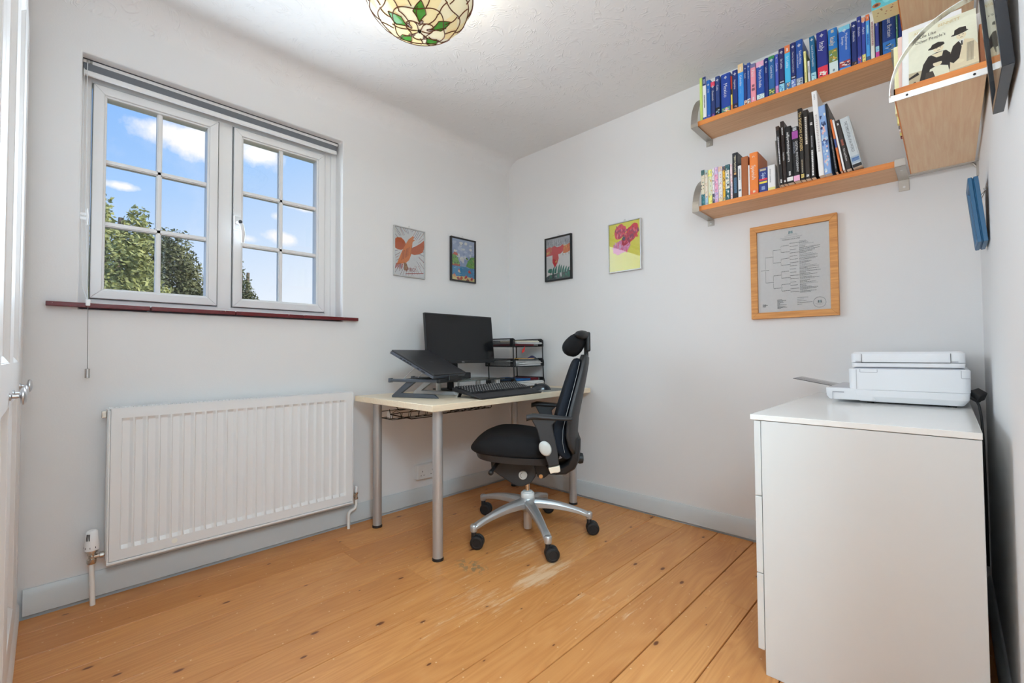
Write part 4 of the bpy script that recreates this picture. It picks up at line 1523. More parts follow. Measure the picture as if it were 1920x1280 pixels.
# ---------------------------------------------------------------- office chair
def make_chair():
    Bk = Vector((0.77510644, 0.63183068, 0))        # towards the backrest
    La = Vector((-0.63183068, 0.77510644, 0))       # towards the window wall
    C0 = Vector((0.84, -0.71, 0))
    r = thing('office_chair', 'black ergonomic office chair with headrest and silver star base', 'chair', C0)
    def Q(u, l, z):
        return C0 + Bk*u + La*l + Vector((0, 0, z))
    M_F = mat('black_chair_fabric', S(30, 30, 32), rough=0.88, var=0.12, bump=0.25, bscale=900, spec=0.25)
    M_N = mat('navy_black_chair_fabric', S(26, 32, 42), rough=0.8, var=0.1, bump=0.25, bscale=900, spec=0.3)
    M_P = mat('charcoal_chair_plastic', S(48, 49, 51), rough=0.5, var=0.04)
    M_PD = mat('black_chair_plastic', S(32, 32, 34), rough=0.5)
    M_AL = mat('cast_aluminium', (0.56, 0.575, 0.585), rough=0.36, metal=0.7)
    M_GB = mat('grey_button_plastic', A(178, 180, 176), rough=0.4)
    # seat cushion: rounded outline, waterfall front, dished top
    b = MB()
    rings = []
    def outline(k, n=44):
        t = 2*math.pi*k/n
        c, s = math.cos(t), math.sin(t)
        e = 0.62
        u = -0.075 + 0.235*math.copysign(abs(c)**e, c)
        w = 0.245*math.copysign(abs(s)**e, s)
        w *= 1.0 - 0.10*max(0, (u+0.075)/0.235)
        return u, w
    def top_z(u):
        # crown of the cushion along its length
        pts = [(-0.32, 0.475), (-0.30, 0.505), (-0.255, 0.533), (-0.175, 0.558), (-0.08, 0.558), (0.05, 0.543), (0.17, 0.530)]
        for (a, za), (c, zc) in zip(pts, pts[1:]):
            if u <= c:
                return za+(zc-za)*max(0, (u-a)/(c-a))
        return pts[-1][1]
    def bot_z(u):
        return 0.468 - 0.030*(u+0.31)/0.47
    for sc, f in ((0.90, -0.02), (0.97, 0.0), (1.0, 0.18), (1.0, 0.42), (0.985, 0.62), (0.94, 0.82), (0.85, 0.95), (0.70, 1.0), (0.45, 0.985), (0.2, 0.97), (0.02, 0.965)):
        ring = []
        for k in range(44):
            u, w = outline(k)
            uu = -0.075+(u+0.075)*sc
            zb, zt = bot_z(uu), top_z(uu)
            ring.append(Q(uu, w*sc, zb+(zt-zb)*f))
        rings.append(ring)
    b.loft(rings)
    b.build('seat', M_F, r, smooth=80, subsurf=1)
    b = MB()
    pan = []
    for sc, dz in ((0.80, -0.040), (0.92, -0.034), (0.955, -0.012), (0.97, 0.0)):
        pan.append([Q(-0.06+(outline(k)[0]+0.075)*sc, outline(k)[1]*sc, bot_z(outline(k)[0])+dz) for k in range(44)])
    b.loft(pan)
    b.build('seat_pan', M_P, r, smooth=50)
    # tilt mechanism
    prof = [(-0.205, 0.400), (-0.200, 0.352), (-0.186, 0.340), (-0.088, 0.276), (-0.060, 0.265), (-0.035, 0.264), (0.010, 0.283), (0.035, 0.318), (0.042, 0.350), (0.034, 0.402), (-0.02, 0.425), (-0.16, 0.435)]
    b = MB()
    b.prism([Q(u, -0.068, z) for u, z in prof], La*0.136)
    b.prism([Q(u, -0.14, z) for u, z in ((-0.17, 0.405), (0.13, 0.388), (0.13, 0.425), (-0.19, 0.445))], La*0.28)
    me = b.build('tilt_mechanism', M_P, r, bevel=0.006)
    k = MB().lathe([(0.0225, 0), (0.0225, 0.009), (0.019, 0.011), (0.002, 0.011)], Q(-0.032, -0.068, 0.327), (Bk, Vector((0, 0, 1)), -La), 28)
    kn = k.build('tension_knob', M_GB, r, smooth=40)
    arc = MB()
    arc.tube([Q(-0.032+0.013*math.cos(t), -0.0795, 0.327+0.013*math.sin(t)) for t in [math.radians(x) for x in range(95, 246, 15)]], 0.0009, 6)
    arc.build('dial_mark', M_PD, kn)
    b = MB()
    b.tube([Q(-0.15, -0.05, 0.402), Q(-0.165, -0.12, 0.395), Q(-0.185, -0.185, 0.372)], [0.012, 0.010, 0.010], 12)
    b.ball(Q(-0.187, -0.19, 0.368), 0.014)
    b.build('height_lever', M_PD, r, smooth=60)
    # rear link and J-shaped carrier of the backrest
    b = MB()
    b.prism([Q(u, -0.075, z) for u, z in ((0.022, 0.400), (0.034, 0.345), (0.046, 0.318), (0.062, 0.308), (0.082, 0.313), (0.100, 0.328), (0.112, 0.345), (0.112, 0.400))], La*0.15)
    b.build('rear_link', M_PD, r, bevel=0.006)
    MB().lathe([(0.0105, 0), (0.0105, 0.004), (0.002, 0.005)], Q(0.063, -0.075, 0.323), (Bk, Vector((0, 0, 1)), -La), 20).build('pivot_bolt', mat('brass', (0.62, 0.42, 0.22), rough=0.35, metal=1.0), r, smooth=40)
    path = [(0.09, 0.352, 0.020), (0.14, 0.352, 0.021), (0.185, 0.360, 0.024), (0.220, 0.385, 0.026), (0.238, 0.425, 0.026), (0.246, 0.48, 0.024), (0.250, 0.53, 0.022)]
    b = MB()
    rings = []
    for i, (u, z, h) in enumerate(path):
        p0 = path[max(0, i-1)]
        p1 = path[min(len(path)-1, i+1)]
        t = Vector((p1[0]-p0[0], p1[1]-p0[1])).normalized()
        nx, nz = -t.y, t.x
        w = 0.075+0.05*min(1, i/4)
        rings.append([Q(u+nx*h*sv, w*lv, z+nz*h*sv) for sv, lv in ((-1, -0.85), (-0.6, -1), (0.6, -1), (1, -0.85), (1, 0.85), (0.6, 1), (-0.6, 1), (-1, 0.85))])
    b.loft(rings)
    b.build('back_carrier', M_PD, r, bevel=0.003, smooth=50)
    b = MB()
    b.lathe([(0.008, 0), (0.026, 0.004), (0.030, 0.02), (0.026, 0.036), (0.010, 0.04)], Q(0.252, -0.005, 0.405), (La, Vector((0, 0, 1)), Bk), 20)
    b.build('rear_knob', M_PD, r, smooth=50)
    # backrest: cushion and hard shell lofted up the spine
    spine = [(0.225, 0.424, 0.150, 0.018), (0.212, 0.440, 0.182, 0.034), (0.196, 0.475, 0.204, 0.048), (0.185, 0.53, 0.214, 0.056), (0.188, 0.59, 0.214, 0.056), (0.202, 0.66, 0.204, 0.054), (0.220, 0.74, 0.184, 0.050), (0.238, 0.82, 0.160, 0.046), (0.254, 0.89, 0.136, 0.040), (0.262, 0.925, 0.122, 0.034), (0.268, 0.944, 0.104, 0.020)]
    def section(u, z, w, th, back=False, n=28):
        ring = []
        for k in range(n):
            t = 2*math.pi*k/n
            c, s = math.cos(t), math.sin(t)
            lv = w*math.copysign(abs(s)**0.6, s)
            uv = th*0.62*math.copysign(abs(c)**0.7, c)
            curl = -0.045*(lv/0.22)**2      # wings wrap forward
            ring.append(Q(u+uv+curl, lv, z))
        return ring
    b = MB()
    b.loft([section(*s) for s in spine])
    b.build('backrest_cushion', M_N, r, smooth=80, subsurf=1)
    shell = [(0.246, 0.455, 0.130, 0.016), (0.243, 0.50, 0.178, 0.022), (0.242, 0.56, 0.208, 0.024), (0.248, 0.63, 0.206, 0.024), (0.262, 0.70, 0.194, 0.024), (0.278, 0.78, 0.172, 0.024), (0.294, 0.86, 0.146, 0.023), (0.304, 0.915, 0.126, 0.022), (0.308, 0.946, 0.112, 0.020), (0.305, 0.962, 0.088, 0.012)]
    b = MB()
    b.loft([section(u, z, w+0.010, th*1.5) for u, z, w, th in shell])
    b.build('backrest_shell', M_P, r, smooth=70)
    pip = MB()
    for sgn in (-1, 1):
        pip.tube([Q(u+0.5*th-0.045*((w)/0.22)**2+0.004, sgn*(w-0.001), z) for u, z, w, th in spine[2:-1]], 0.0010, 6)
    pip.build('edge_piping', mat('grey_piping', A(150, 152, 152), rough=0.5), r, smooth=60)
    # headrest on its post
    b = MB()
    b.obox(Q(0.312, 0, 0.985), Bk*0.010, La*0.030, (0, 0, 0.060))
    b.build('headrest_post', M_PD, r, bevel=0.004)
    b = MB()
    rings = []
    for i in range(15):
        t = -1+2*i/14
        w = t*0.150
        k = (1-abs(t)**3.2)
        k = max(k, 0.05)**0.45
        rings.append([Q(0.262+0.058*k*math.cos(a)*(1.0 if math.cos(a) < 0 else 0.75)+0.02*math.sin(a)*k-0.05*t*t, w, 1.016+0.066*k*math.sin(a)) for a in [2*math.pi*j/20 for j in range(20)]])
    b.loft(rings)
    b.build('headrest_pad', M_F, r, smooth=80)
    b = MB()
    rings = []
    for i in range(15):
        t = -1+2*i/14
        k = max(1-abs(t)**6, 0.05)**0.5
        rings.append([Q(0.300+0.030*k*math.cos(a)-0.045*t*t, t*0.155, 1.066+0.024*k*math.sin(a)) for a in [2*math.pi*j/16 for j in range(16)]])
    b.loft(rings)
    b.build('headrest_bolster', M_PD, r, smooth=80)
    b = MB()
    b.obox(Q(0.318, 0, 1.03), Bk*0.012, La*0.075, (0, 0, 0.052))
    b.build('headrest_backplate', M_PD, r, bevel=0.008)
    # armrests
    for sg in (-1, 1):
        l0 = sg*0.275
        b = MB()
        rings = []
        for i in range(15):
            t = i/14
            u = 0.0+0.222*t
            wv = (0.040*(1-0.30*t))*max(math.sin(math.pi*(0.04+0.92*t)), 0.0)**0.35
            zt = 0.683-0.020*t - 0.012*max(0, 0.15-t)/0.15
            th = 0.030-0.010*t
            rings.append([Q(u, l0+wv*math.cos(a), zt-th/2+th/2*math.sin(a)) for a in [2*math.pi*j/18 for j in range(18)]])
        b.loft(rings)
        b.build('armrest_pad', M_P, r, smooth=80)
        b = MB()
        pr = [(0.018, 0.662), (0.030, 0.640), (0.052, 0.600), (0.062, 0.560), (0.068, 0.534), (0.088, 0.480), (0.106, 0.424), (0.156, 0.436), (0.148, 0.50), (0.139, 0.550), (0.128, 0.600), (0.124, 0.625), (0.150, 0.650), (0.150, 0.660)]
        b.prism([Q(u, l0-0.014, z) for u, z in pr], La*0.028)
        up = b.build('armrest_post', M_P, r, bevel=0.005)
        b = MB()
        ts = [2*math.pi*j/24 for j in range(24)]
        ring1 = [Q(0.090+0.030*math.cos(t)-0.006*math.sin(t), l0+sg*0.0155, 0.513+0.036*math.sin(t)) for t in ts]
        cc = sum(ring1, Vector())/24
        b.loft([[p-La*sg*0.006 for p in ring1], ring1, [cc+(p-cc)*0.8+La*sg*0.006 for p in ring1], [cc+(p-cc)*0.3+La*sg*0.008 for p in ring1]])
        b.build('height_button', M_GB, up, smooth=60)
        b = MB()
        b.prism([Q(u, l0-0.013, z) for u, z in ((0.104, 0.420), (0.158, 0.431), (0.162, 0.404), (0.150, 0.398), (0.132, 0.397), (0.114, 0.392))], La*0.026)
        b.build('post_ferrule', mat('beige_plastic', A(205, 195, 178), rough=0.4), up, bevel=0.003)
        b = MB()
        b.tube([Q(0.13, l0, 0.400), Q(0.12, l0-sg*0.06, 0.392), Q(0.10, sg*0.13, 0.398)], 0.014, 10)
        b.build('arm_bracket', M_PD, r, smooth=60)
    # gas column
    hc = (-0.012, 0.0)
    b = MB()
    b.cyl(Q(*hc, 0.20), 0.0115, 0.09, 'Z', 20)
    b.build('piston', mat('chrome', (0.75, 0.74, 0.72), rough=0.12, metal=1.0), r, smooth=40)
    b = MB()
    b.lathe([(0.0215, 0.024), (0.0225, 0.028), (0.0225, 0.16)], Q(*hc, 0), 'Z', 24)
    b.build('column_tube', mat('pale_column_steel', (0.62, 0.61, 0.60), rough=0.35, metal=0.6), r, smooth=40)
    b = MB()
    b.lathe([(0.034, 0.186), (0.037, 0.192), (0.037, 0.212), (0.033, 0.218), (0.018, 0.219)], Q(*hc, 0), 'Z', 28)
    b.lathe([(0.026, 0.216), (0.026, 0.224), (0.013, 0.226)], Q(*hc, 0), 'Z', 24)
    b.build('column_collar', mat('pale_grey_plastic', A(205, 206, 204), rough=0.45), r, smooth=40)
    # five-star base
    hubp = Q(*hc, 0)
    ends = [(1.128, -0.905), (0.770, -1.052), (0.448, -0.695), (0.707, -0.423), (1.087, -0.510)]
    b = MB()
    b.lathe([(0.030, 0.120), (0.040, 0.128), (0.046, 0.150), (0.045, 0.180), (0.038, 0.190), (0.02, 0.191)], hubp, 'Z', 30)
    b.build('base_hub', M_AL, r, smooth=50)
    for ex_, ey_ in ends:
        e = Vector((ex_, ey_, 0))
        dv = (e-Vector((hubp.x, hubp.y, 0)))
        Ln = dv.length
        dv.normalize()
        sv = Vector((-dv.y, dv.x, 0))
        rings = []
        for i in range(13):
            t = i/12
            s = 0.018+(Ln-0.018)*t
            zt = 0.186-0.070*t**1.9
            hh = 0.050-0.026*t
            w = 0.030-0.014*t + (0.004 if i >= 11 else 0)
            c = Vector((hubp.x, hubp.y, 0))+dv*s
            rings.append([c+sv*w*0.55+Vector((0, 0, zt)), c+sv*w+Vector((0, 0, zt-hh*0.35)), c+sv*w*0.92+Vector((0, 0, zt-hh)), c-sv*w*0.92+Vector((0, 0, zt-hh)), c-sv*w+Vector((0, 0, zt-hh*0.35)), c-sv*w*0.55+Vector((0, 0, zt))])
        b = MB()
        b.loft(rings)
        b.lathe([(0.016, 0.082), (0.0175, 0.086), (0.0185, 0.112), (0.014, 0.119), (0.002, 0.120)], e, 'Z', 20)
        arm = b.build('base_arm', M_AL, r, bevel=0.003, smooth=50)
        # twin-wheel castor trailing a little off the arm end
        ang = {0: 0.90, 1: 0.66, 2: 0.5, 3: 1.0, 4: 0.74}[ends.index((ex_, ey_))]
        tr = Vector((math.cos(ang), math.sin(ang), 0))*0.018
        ax = Vector((-math.sin(ang), math.cos(ang), 0))
        wc = e+tr+Vector((0, 0, 0.034))
        cst = MB()
        cst.cyl(e+Vector((0, 0, 0.05)), 0.013, 0.034, 'Z', 16)
        cst.prism([wc-ax*0.006+Vector((0, 0, 0.0))-tr*0.2, wc-ax*0.006+tr*1.2+Vector((0, 0, 0.012)), wc-ax*0.006+tr*0.3+Vector((0, 0, 0.038)), wc-ax*0.006-tr*1.7+Vector((0, 0, 0.038)), wc-ax*0.006-tr*1.7+Vector((0, 0, 0.01))], ax*0.012)
        co = cst.build('castor', M_PD, r, bevel=0.002, smooth=40)
        for s2 in (-1, 1):
            wv = MB()
            axn = ax*s2
            wv.lathe([(0.010, 0.006), (0.030, 0.006), (0.034, 0.010), (0.034, 0.020), (0.031, 0.024), (0.022, 0.026), (0.020, 0.024), (0.002, 0.0245)], wc, (tr.normalized(), Vector((0, 0, 1)), axn), 28)
            wv.build('wheel', M_BLK, co, smooth=40)

make_chair()
# ---------------------------------------------------------------- framed pictures
M_PIC = printed('picture_print', rough=0.5)
M_PGLASS = glass_mat('picture_glass', refl=0.75)

def make_picture(name, label, wall, a0, a1, z0, z1, fw, depth, fmat, art, cat='picture', fdepth=None, loopy=True):
    """framed picture on the left wall ('L') or the back wall ('B')"""
    W, H = a1-a0, z1-z0
    if wall == 'L':
        o, ux, n = Vector((0, a0, z0)), Vector((0, 1, 0)), Vector((1, 0, 0))
    else:
        o, ux, n = Vector((a0, 0, z0)), Vector((1, 0, 0)), Vector((0, -1, 0))
    uz = Vector((0, 0, 1))
    r = thing(name, label, cat, o+ux*W/2)
    b = MB()
    for p in ([(0, 0), (W, 0), (W-fw, fw), (fw, fw)], [(W, 0), (W, H), (W-fw, H-fw), (W-fw, fw)], [(W, H), (0, H), (fw, H-fw), (W-fw, H-fw)], [(0, H), (0, 0), (fw, fw), (fw, H-fw)]):
        b.prism([o+ux*x+uz*z+n*0.001 for x, z in p], n*depth)
    b.build('frame', fmat, r, bevel=0.0012)
    MB().prism([o+ux*x+uz*z+n*0.001 for x, z in ((fw*0.6, fw*0.6), (W-fw*0.6, fw*0.6), (W-fw*0.6, H-fw*0.6), (fw*0.6, H-fw*0.6))], n*(depth*0.45)).build('backing', mat('hardboard', S(120, 92, 64), rough=0.9), r)
    art.build('artwork', r, o+ux*fw+uz*fw+n*(0.0012+depth*0.46), tuple(ux*(W-2*fw)), tuple(uz*(H-2*fw)), M_PIC)
    MB().prism([o+ux*x+uz*z+n*(0.001+depth*0.74) for x, z in ((fw*0.8, fw*0.8), (W-fw*0.8, fw*0.8), (W-fw*0.8, H-fw*0.8), (fw*0.8, H-fw*0.8))], n*0.001).build('glazing', M_PGLASS, r)
    if loopy:
        b = MB()
        b.tube([o+ux*(W*0.47)+uz*H+n*0.003, o+ux*(W*0.48)+uz*(H+0.012)+n*0.003, o+ux*(W*0.5)+uz*(H+0.016)+n*0.003, o+ux*(W*0.52)+uz*(H+0.012)+n*0.003, o+ux*(W*0.53)+uz*H+n*0.003], 0.0012, 6)
        b.build('hanging_loop', M_STEEL, r)
    return r

def art_bird():
    a = Art()
    rd = random.Random(2)
    a.rect(0, 0, 1, 1, A(222, 222, 228))
    a.up()
    for k in range(46):                             # rays
        t = 2*math.pi*k/46+rd.uniform(-.04, .04)
        r0, r1 = rd.uniform(0.30, 0.42), rd.uniform(0.5, 0.72)
        q = [min(1, max(0, v)) for v in (0.5+r0*math.cos(t), 0.55+r0*math.sin(t), 0.5+r1*math.cos(t), 0.55+r1*math.sin(t))]
        a.line(*q, 0.008, rd.choice([A(120, 70, 70), A(160, 90, 70), A(110, 90, 120)]))
    a.up()
    OR, OD = A(212, 126, 72), A(186, 92, 52)
    a.poly([(0.0, 0.56), (0.0, 0.72), (0.08, 0.78), (0.22, 0.79), (0.32, 0.74), (0.40, 0.64), (0.34, 0.58), (0.22, 0.53), (0.10, 0.53)], OD)
    a.poly([(0.55, 0.60), (0.70, 0.66), (0.85, 0.73), (1.0, 0.82), (1.0, 0.66), (0.96, 0.56), (0.82, 0.50), (0.66, 0.47), (0.55, 0.48)], OD)
    a.up()
    a.poly([(0.36, 0.66), (0.46, 0.78), (0.56, 0.84), (0.62, 0.80), (0.60, 0.72), (0.57, 0.60), (0.55, 0.46), (0.48, 0.34), (0.36, 0.26), (0.20, 0.24), (0.06, 0.20), (0.14, 0.34), (0.24, 0.50)], OR)
    a.poly([(0.52, 0.80), (0.60, 0.87), (0.66, 0.85), (0.62, 0.80), (0.69, 0.79), (0.60, 0.74)], OR)
    a.poly([(0.30, 0.28), (0.40, 0.26), (0.45, 0.16), (0.40, 0.10), (0.31, 0.12)], A(150, 110, 80))
    a.up()
    for k in range(12):
        a.line(0.05+0.02*k, 0.24, 0.02+0.022*k, 0.12+0.02*(k % 3), 0.012, rd.choice([A(170, 60, 60), A(190, 90, 60), A(120, 70, 90)]))
    for k in range(20):
        x = rd.uniform(0.2, 0.55)
        a.line(x, 0.3+0.5*(x-0.2), x+0.05, 0.5+0.5*(x-0.2), 0.008, A(170, 84, 50))
    a.poly([(0.36, 0.20), (0.40, 0.18), (0.38, 0.13)], A(230, 200, 150))
    a.up()
    a.text('SPIRO!', 0.36, 0.09, 0.085, A(140, 60, 60), maxw=0.62, rot=0.06)
    a.line(0.36, 0.04, 0.98, 0.10, 0.012, A(160, 60, 60))
    return a

def art_lake():
    a = Art()
    rd = random.Random(4)
    a.rect(0, 0, 1, 1, A(150, 166, 196))
    a.up()
    for k in range(46):
        c = rd.choice([A(214, 218, 228), A(178, 188, 210), A(140, 156, 190), A(196, 204, 220)])
        a.disc(rd.uniform(0.05, 0.95), rd.uniform(0.42, 0.95), rd.uniform(0.04, 0.09), rd.uniform(0.02, 0.045), c, 14, 0, 0.2, k)
    a.disc(0.45, 0.52, 0.10, 0.06, A(226, 226, 232))
    a.up()
    a.rect(0, 0.0, 1, 0.34, A(52, 132, 176))
    for k in range(30):
        x, y = rd.uniform(0, 0.9), rd.uniform(0.10, 0.33)
        a.rect(x, y, x+rd.uniform(0.05, 0.1), y+0.008, rd.choice([A(90, 170, 205), A(40, 110, 165), A(150, 196, 215)]))
    a.up()
    a.poly([(0, 0.36), (0, 0.60), (0.10, 0.62), (0.22, 0.58), (0.34, 0.44), (0.36, 0.35)], A(104, 158, 70))
    a.poly([(0.62, 0.36), (0.70, 0.48), (0.84, 0.60), (1.0, 0.62), (1.0, 0.33), (0.8, 0.33)], A(96, 160, 58))
    a.rect(0.03, 0.34, 0.36, 0.39, A(168, 70, 48))
    a.poly([(0.05, 0.61), (0.12, 0.67), (0.24, 0.66), (0.27, 0.61), (0.2, 0.59)], A(184, 84, 58))
    a.up()
    for k in range(26):
        s = rd.choice([(0.03, 0.30), (0.62, 0.98)])
        a.disc(rd.uniform(*s), rd.uniform(0.38, 0.56), 0.025, 0.02, rd.choice([A(70, 130, 60), A(130, 180, 80), A(60, 100, 50), A(150, 160, 60)]), 9)
    a.poly([(0.0, 0.0), (1, 0.0), (1, 0.08), (0.6, 0.11), (0.2, 0.09), (0, 0.13)], A(226, 196, 128))
    a.up()
    for x, y, c in ((0.32, 0.22, A(226, 190, 170)), (0.78, 0.23, A(180, 60, 50)), (0.12, 0.10, A(226, 150, 100)), (0.62, 0.09, A(180, 50, 45)), (0.88, 0.06, A(170, 40, 50)), (0.42, 0.05, A(190, 90, 60)), (0.28, 0.04, A(150, 60, 60)), (0.70, 0.02, A(120, 60, 40))):
        a.disc(x, y, 0.07, 0.035, c, 10, rd.uniform(-.4, .4), 0.25, int(x*99))
        a.poly([(x-0.03, y+0.02), (x+0.03, y+0.02), (x, y+0.07)], A(200, 90, 70))
    for k in range(14):
        a.disc(rd.uniform(0.1, 0.95), rd.uniform(0.3, 0.9), 0.012, 0.008, A(50, 50, 60), 8)
    return a

def art_volcano():
    a = Art()
    rd = random.Random(6)
    a.rect(0, 0, 1, 1, A(214, 216, 224))
    a.up()
    a.rect(0, 0.80, 1, 1, A(170, 172, 178))
    for k in range(110):
        x = rd.uniform(0.01, 0.99)
        y = rd.uniform(0.76, 0.9)
        a.line(x, y, x+rd.uniform(-.02, .02), min(1, y+rd.uniform(0.05, 0.14)), 0.008, rd.choice([A(120, 122, 128), A(96, 98, 106), A(196, 198, 204)]))
    R1, R2 = A(200, 52, 58), A(206, 116, 66)
    a.up()
    a.poly([(0, 0.59), (0, 0.78), (0.12, 0.81), (0.24, 0.79), (0.25, 0.60)], R1)
    a.poly([(0.70, 0.60), (0.70, 0.78), (0.82, 0.78), (1, 0.83), (1, 0.64), (0.85, 0.60)], R2)
    a.poly([(0.20, 0.78), (0.34, 0.82), (0.46, 0.77), (0.58, 0.78), (0.70, 0.82), (0.76, 0.76), (0.68, 0.64), (0.58, 0.60), (0.50, 0.60), (0.52, 0.50), (0.46, 0.38), (0.36, 0.29), (0.26, 0.42), (0.26, 0.60), (0.22, 0.62)], R1)
    a.up()
    for k in range(34):
        x = rd.choice([rd.uniform(0.02, 0.22), rd.uniform(0.72, 0.98)])
        y = rd.uniform(0.62, 0.76)
        a.line(x, y, x+rd.uniform(-.03, .03), y+0.06, 0.012, rd.choice([A(236, 190, 90), A(222, 150, 80), A(180, 50, 50)]))
    for x in (0.68, 0.8, 0.92):
        a.line(x, 0.60, x+0.02, 0.55, 0.012, A(120, 60, 50))
    a.poly([(0.36, 0.42), (0.44, 0.47), (0.42, 0.41)], A(232, 180, 80))
    GR = A(42, 112, 98)
    a.disc(0.16, 0.22, 0.09, 0.06, GR, 12, 0, 0.2, 1)
    for x, y, h in ((0.30, 0.22, 0.10), (0.40, 0.22, 0.12), (0.52, 0.22, 0.15), (0.60, 0.20, 0.14), (0.70, 0.21, 0.11), (0.80, 0.2, 0.09), (0.90, 0.19, 0.08)):
        a.poly([(x-0.06, y-0.07), (x-0.05, y), (x, y+h*0.7), (x+0.05, y+h), (x+0.04, y+h*0.3), (x+0.02, y-0.07)], GR)
    a.up()
    a.poly([(0, 0), (1, 0), (1, 0.17), (0.9, 0.18), (0.84, 0.15), (0.5, 0.15), (0.3, 0.13), (0.1, 0.12), (0, 0.08)], A(70, 88, 90))
    a.up()
    for k in range(9):
        x = 0.04+k*0.105
        a.rect(x, 0.03+0.02*(k % 2), x+0.07, 0.09+0.03*(k % 3), rd.choice([A(200, 205, 205), A(50, 64, 66), A(60, 130, 110), A(170, 176, 180)]))
        a.rect(x+0.02, 0.04, x+0.035, 0.08, A(40, 50, 55))
    a.line(0.17, 0.2, 0.17, 0.08, 0.012, A(40, 80, 66))
    return a

def art_poppy():
    a = Art()
    rd = random.Random(8)
    a.rect(0, 0, 1, 1, A(226, 204, 78))
    a.up()
    for k in range(40):
        x, y = rd.uniform(0, 0.94), rd.uniform(0, 0.95)
        a.rect(x, y, x+0.05, y+0.03, rd.choice([A(232, 212, 92), A(220, 194, 66)]))
    def petal(cx, cy, rx, ry, rot, cs, n, seed):
        a.disc(cx, cy, rx, ry, cs[0], 26, rot, 0.08, seed)
        a.up()
        rr = random.Random(seed)
        for k in range(n):
            t, q = rr.uniform(0, 6.28), rr.uniform(0, 0.92)
            x, y = cx+rx*q*math.cos(t), cy+ry*q*math.sin(t)
            a.disc(min(max(x, 0.04), 0.96), min(max(y, 0.04), 0.97), rr.uniform(0.02, 0.05), rr.uniform(0.012, 0.03), rr.choice(cs), 9, rr.uniform(0, 3), 0.3, k)
        a.up()
    petal(0.40, 0.50, 0.30, 0.14, 0.15, [A(222, 130, 168), A(210, 96, 130), A(232, 170, 196), A(196, 120, 160)], 60, 1)
    petal(0.36, 0.82, 0.19, 0.15, 0.3, [A(206, 74, 92), A(190, 56, 76), A(222, 130, 140), A(160, 60, 90)], 55, 2)
    petal(0.74, 0.76, 0.24, 0.15, 0.6, [A(204, 50, 66), A(186, 40, 60), A(216, 96, 110), A(140, 60, 90)], 60, 3)
    petal(0.60, 0.66, 0.22, 0.10, 0.5, [A(178, 52, 72), A(130, 50, 78), A(200, 90, 110)], 40, 4)
    a.disc(0.48, 0.665, 0.045, 0.042, A(70, 74, 100))
    for k in range(12):
        a.disc(0.48+rd.uniform(-.06, .06), 0.665+rd.uniform(-.05, .05), 0.008, 0.006, A(90, 50, 70), 7)
    return a

def art_pedigree():
    a = Art()
    rd = random.Random(9)
    a.rect(0, 0, 1, 1, A(222, 226, 231))
    a.up()
    w = A(229, 232, 236)
    for k in range(26):                             # faint chevron watermark
        for j in range(10):
            x, y = j/10, k/26
            a.poly([(x, y), (x+0.05, y+0.018), (x+0.1, y), (x+0.1, y+0.006), (x+0.05, y+0.024), (x, y+0.006)], w)
    a.up()
    K, G = A(60, 62, 66), A(150, 154, 158)
    def crest(cx, cy, s, col):
        a.poly([(cx-s, cy-s*.6), (cx-s*.8, cy+s*.7), (cx-s*.45, cy+s*.3), (cx-s*.5, cy-s*.6)], col)
        a.poly([(cx+s, cy-s*.6), (cx+s*.8, cy+s*.7), (cx+s*.45, cy+s*.3), (cx+s*.5, cy-s*.6)], col)
        a.rect(cx-s*.42, cy-s*.55, cx+s*.42, cy+s*.2, A(150, 176, 178))
        a.rect(cx-s*.5, cy+s*.25, cx+s*.5, cy+s*.42, A(110, 140, 150))
    crest(0.485, 0.945, 0.03, A(90, 130, 140))
    def scrib(x, y, w_, t=0.0042, col=K):
        """a line of print too small to read"""
        q = x
        while q < x+w_:
            e = min(q+rd.uniform(0.012, 0.03), x+w_)
            a.rect(q, y-t*rd.uniform(.4, .6), e, y+t*rd.uniform(.4, .6), col)
            q = e+0.004
    scrib(0.43, 0.918, 0.15, 0.003, G)
    scrib(0.40, 0.905, 0.18, 0.003, G)
    a.text('FIVE GENERATION PEDIGREE CERTIFICATE', 0.49, 0.878, 0.011, G, 'c', maxw=0.60)
    a.text('TIMPERDINE LOVE IN A MIST', 0.49, 0.855, 0.0135, K, 'c', maxw=0.34)
    xs = [0.05, 0.12, 0.235, 0.35, 0.47, 0.60]
    def fork(lv, y, h):
        scrib(xs[lv], y, rd.uniform(0.10, 0.13) if lv < 4 else rd.uniform(0.08, 0.13), 0.0045)
        if lv == 4:
            for dy in (0.011, -0.001, -0.013):
                scrib(xs[5], y+dy, rd.uniform(0.08, 0.28), 0.004, rd.choice([K, G, K]))
            return
        if lv < 3:
            a.line(xs[lv+1]-0.004, y-h, xs[lv+1]-0.004, y-0.012, 0.0022, K)
            a.line(xs[lv+1]-0.004, y+0.012, xs[lv+1]-0.004, y+h, 0.0022, K)
        fork(lv+1, y+h, h/2)
        fork(lv+1, y-h, h/2)
    fork(0, 0.52, 0.155)
    for k in range(4):
        scrib(0.065, 0.098-k*0.009, rd.uniform(0.04, 0.09), 0.004)
    for k in range(11):
        scrib(0.28, 0.145-k*0.0105, rd.uniform(0.03, 0.14), 0.004)
    for k in range(5):
        scrib(0.56, 0.155-k*0.02, rd.uniform(0.06, 0.22), 0.004)
    a.ring(0.855, 0.085, 0.083, 0.0035, A(96, 102, 110), 36, ry=0.062)
    crest(0.855, 0.095, 0.026, A(80, 90, 98))
    scrib(0.80, 0.07, 0.11, 0.003, G)
    scrib(0.82, 0.056, 0.07, 0.003, G)
    return a

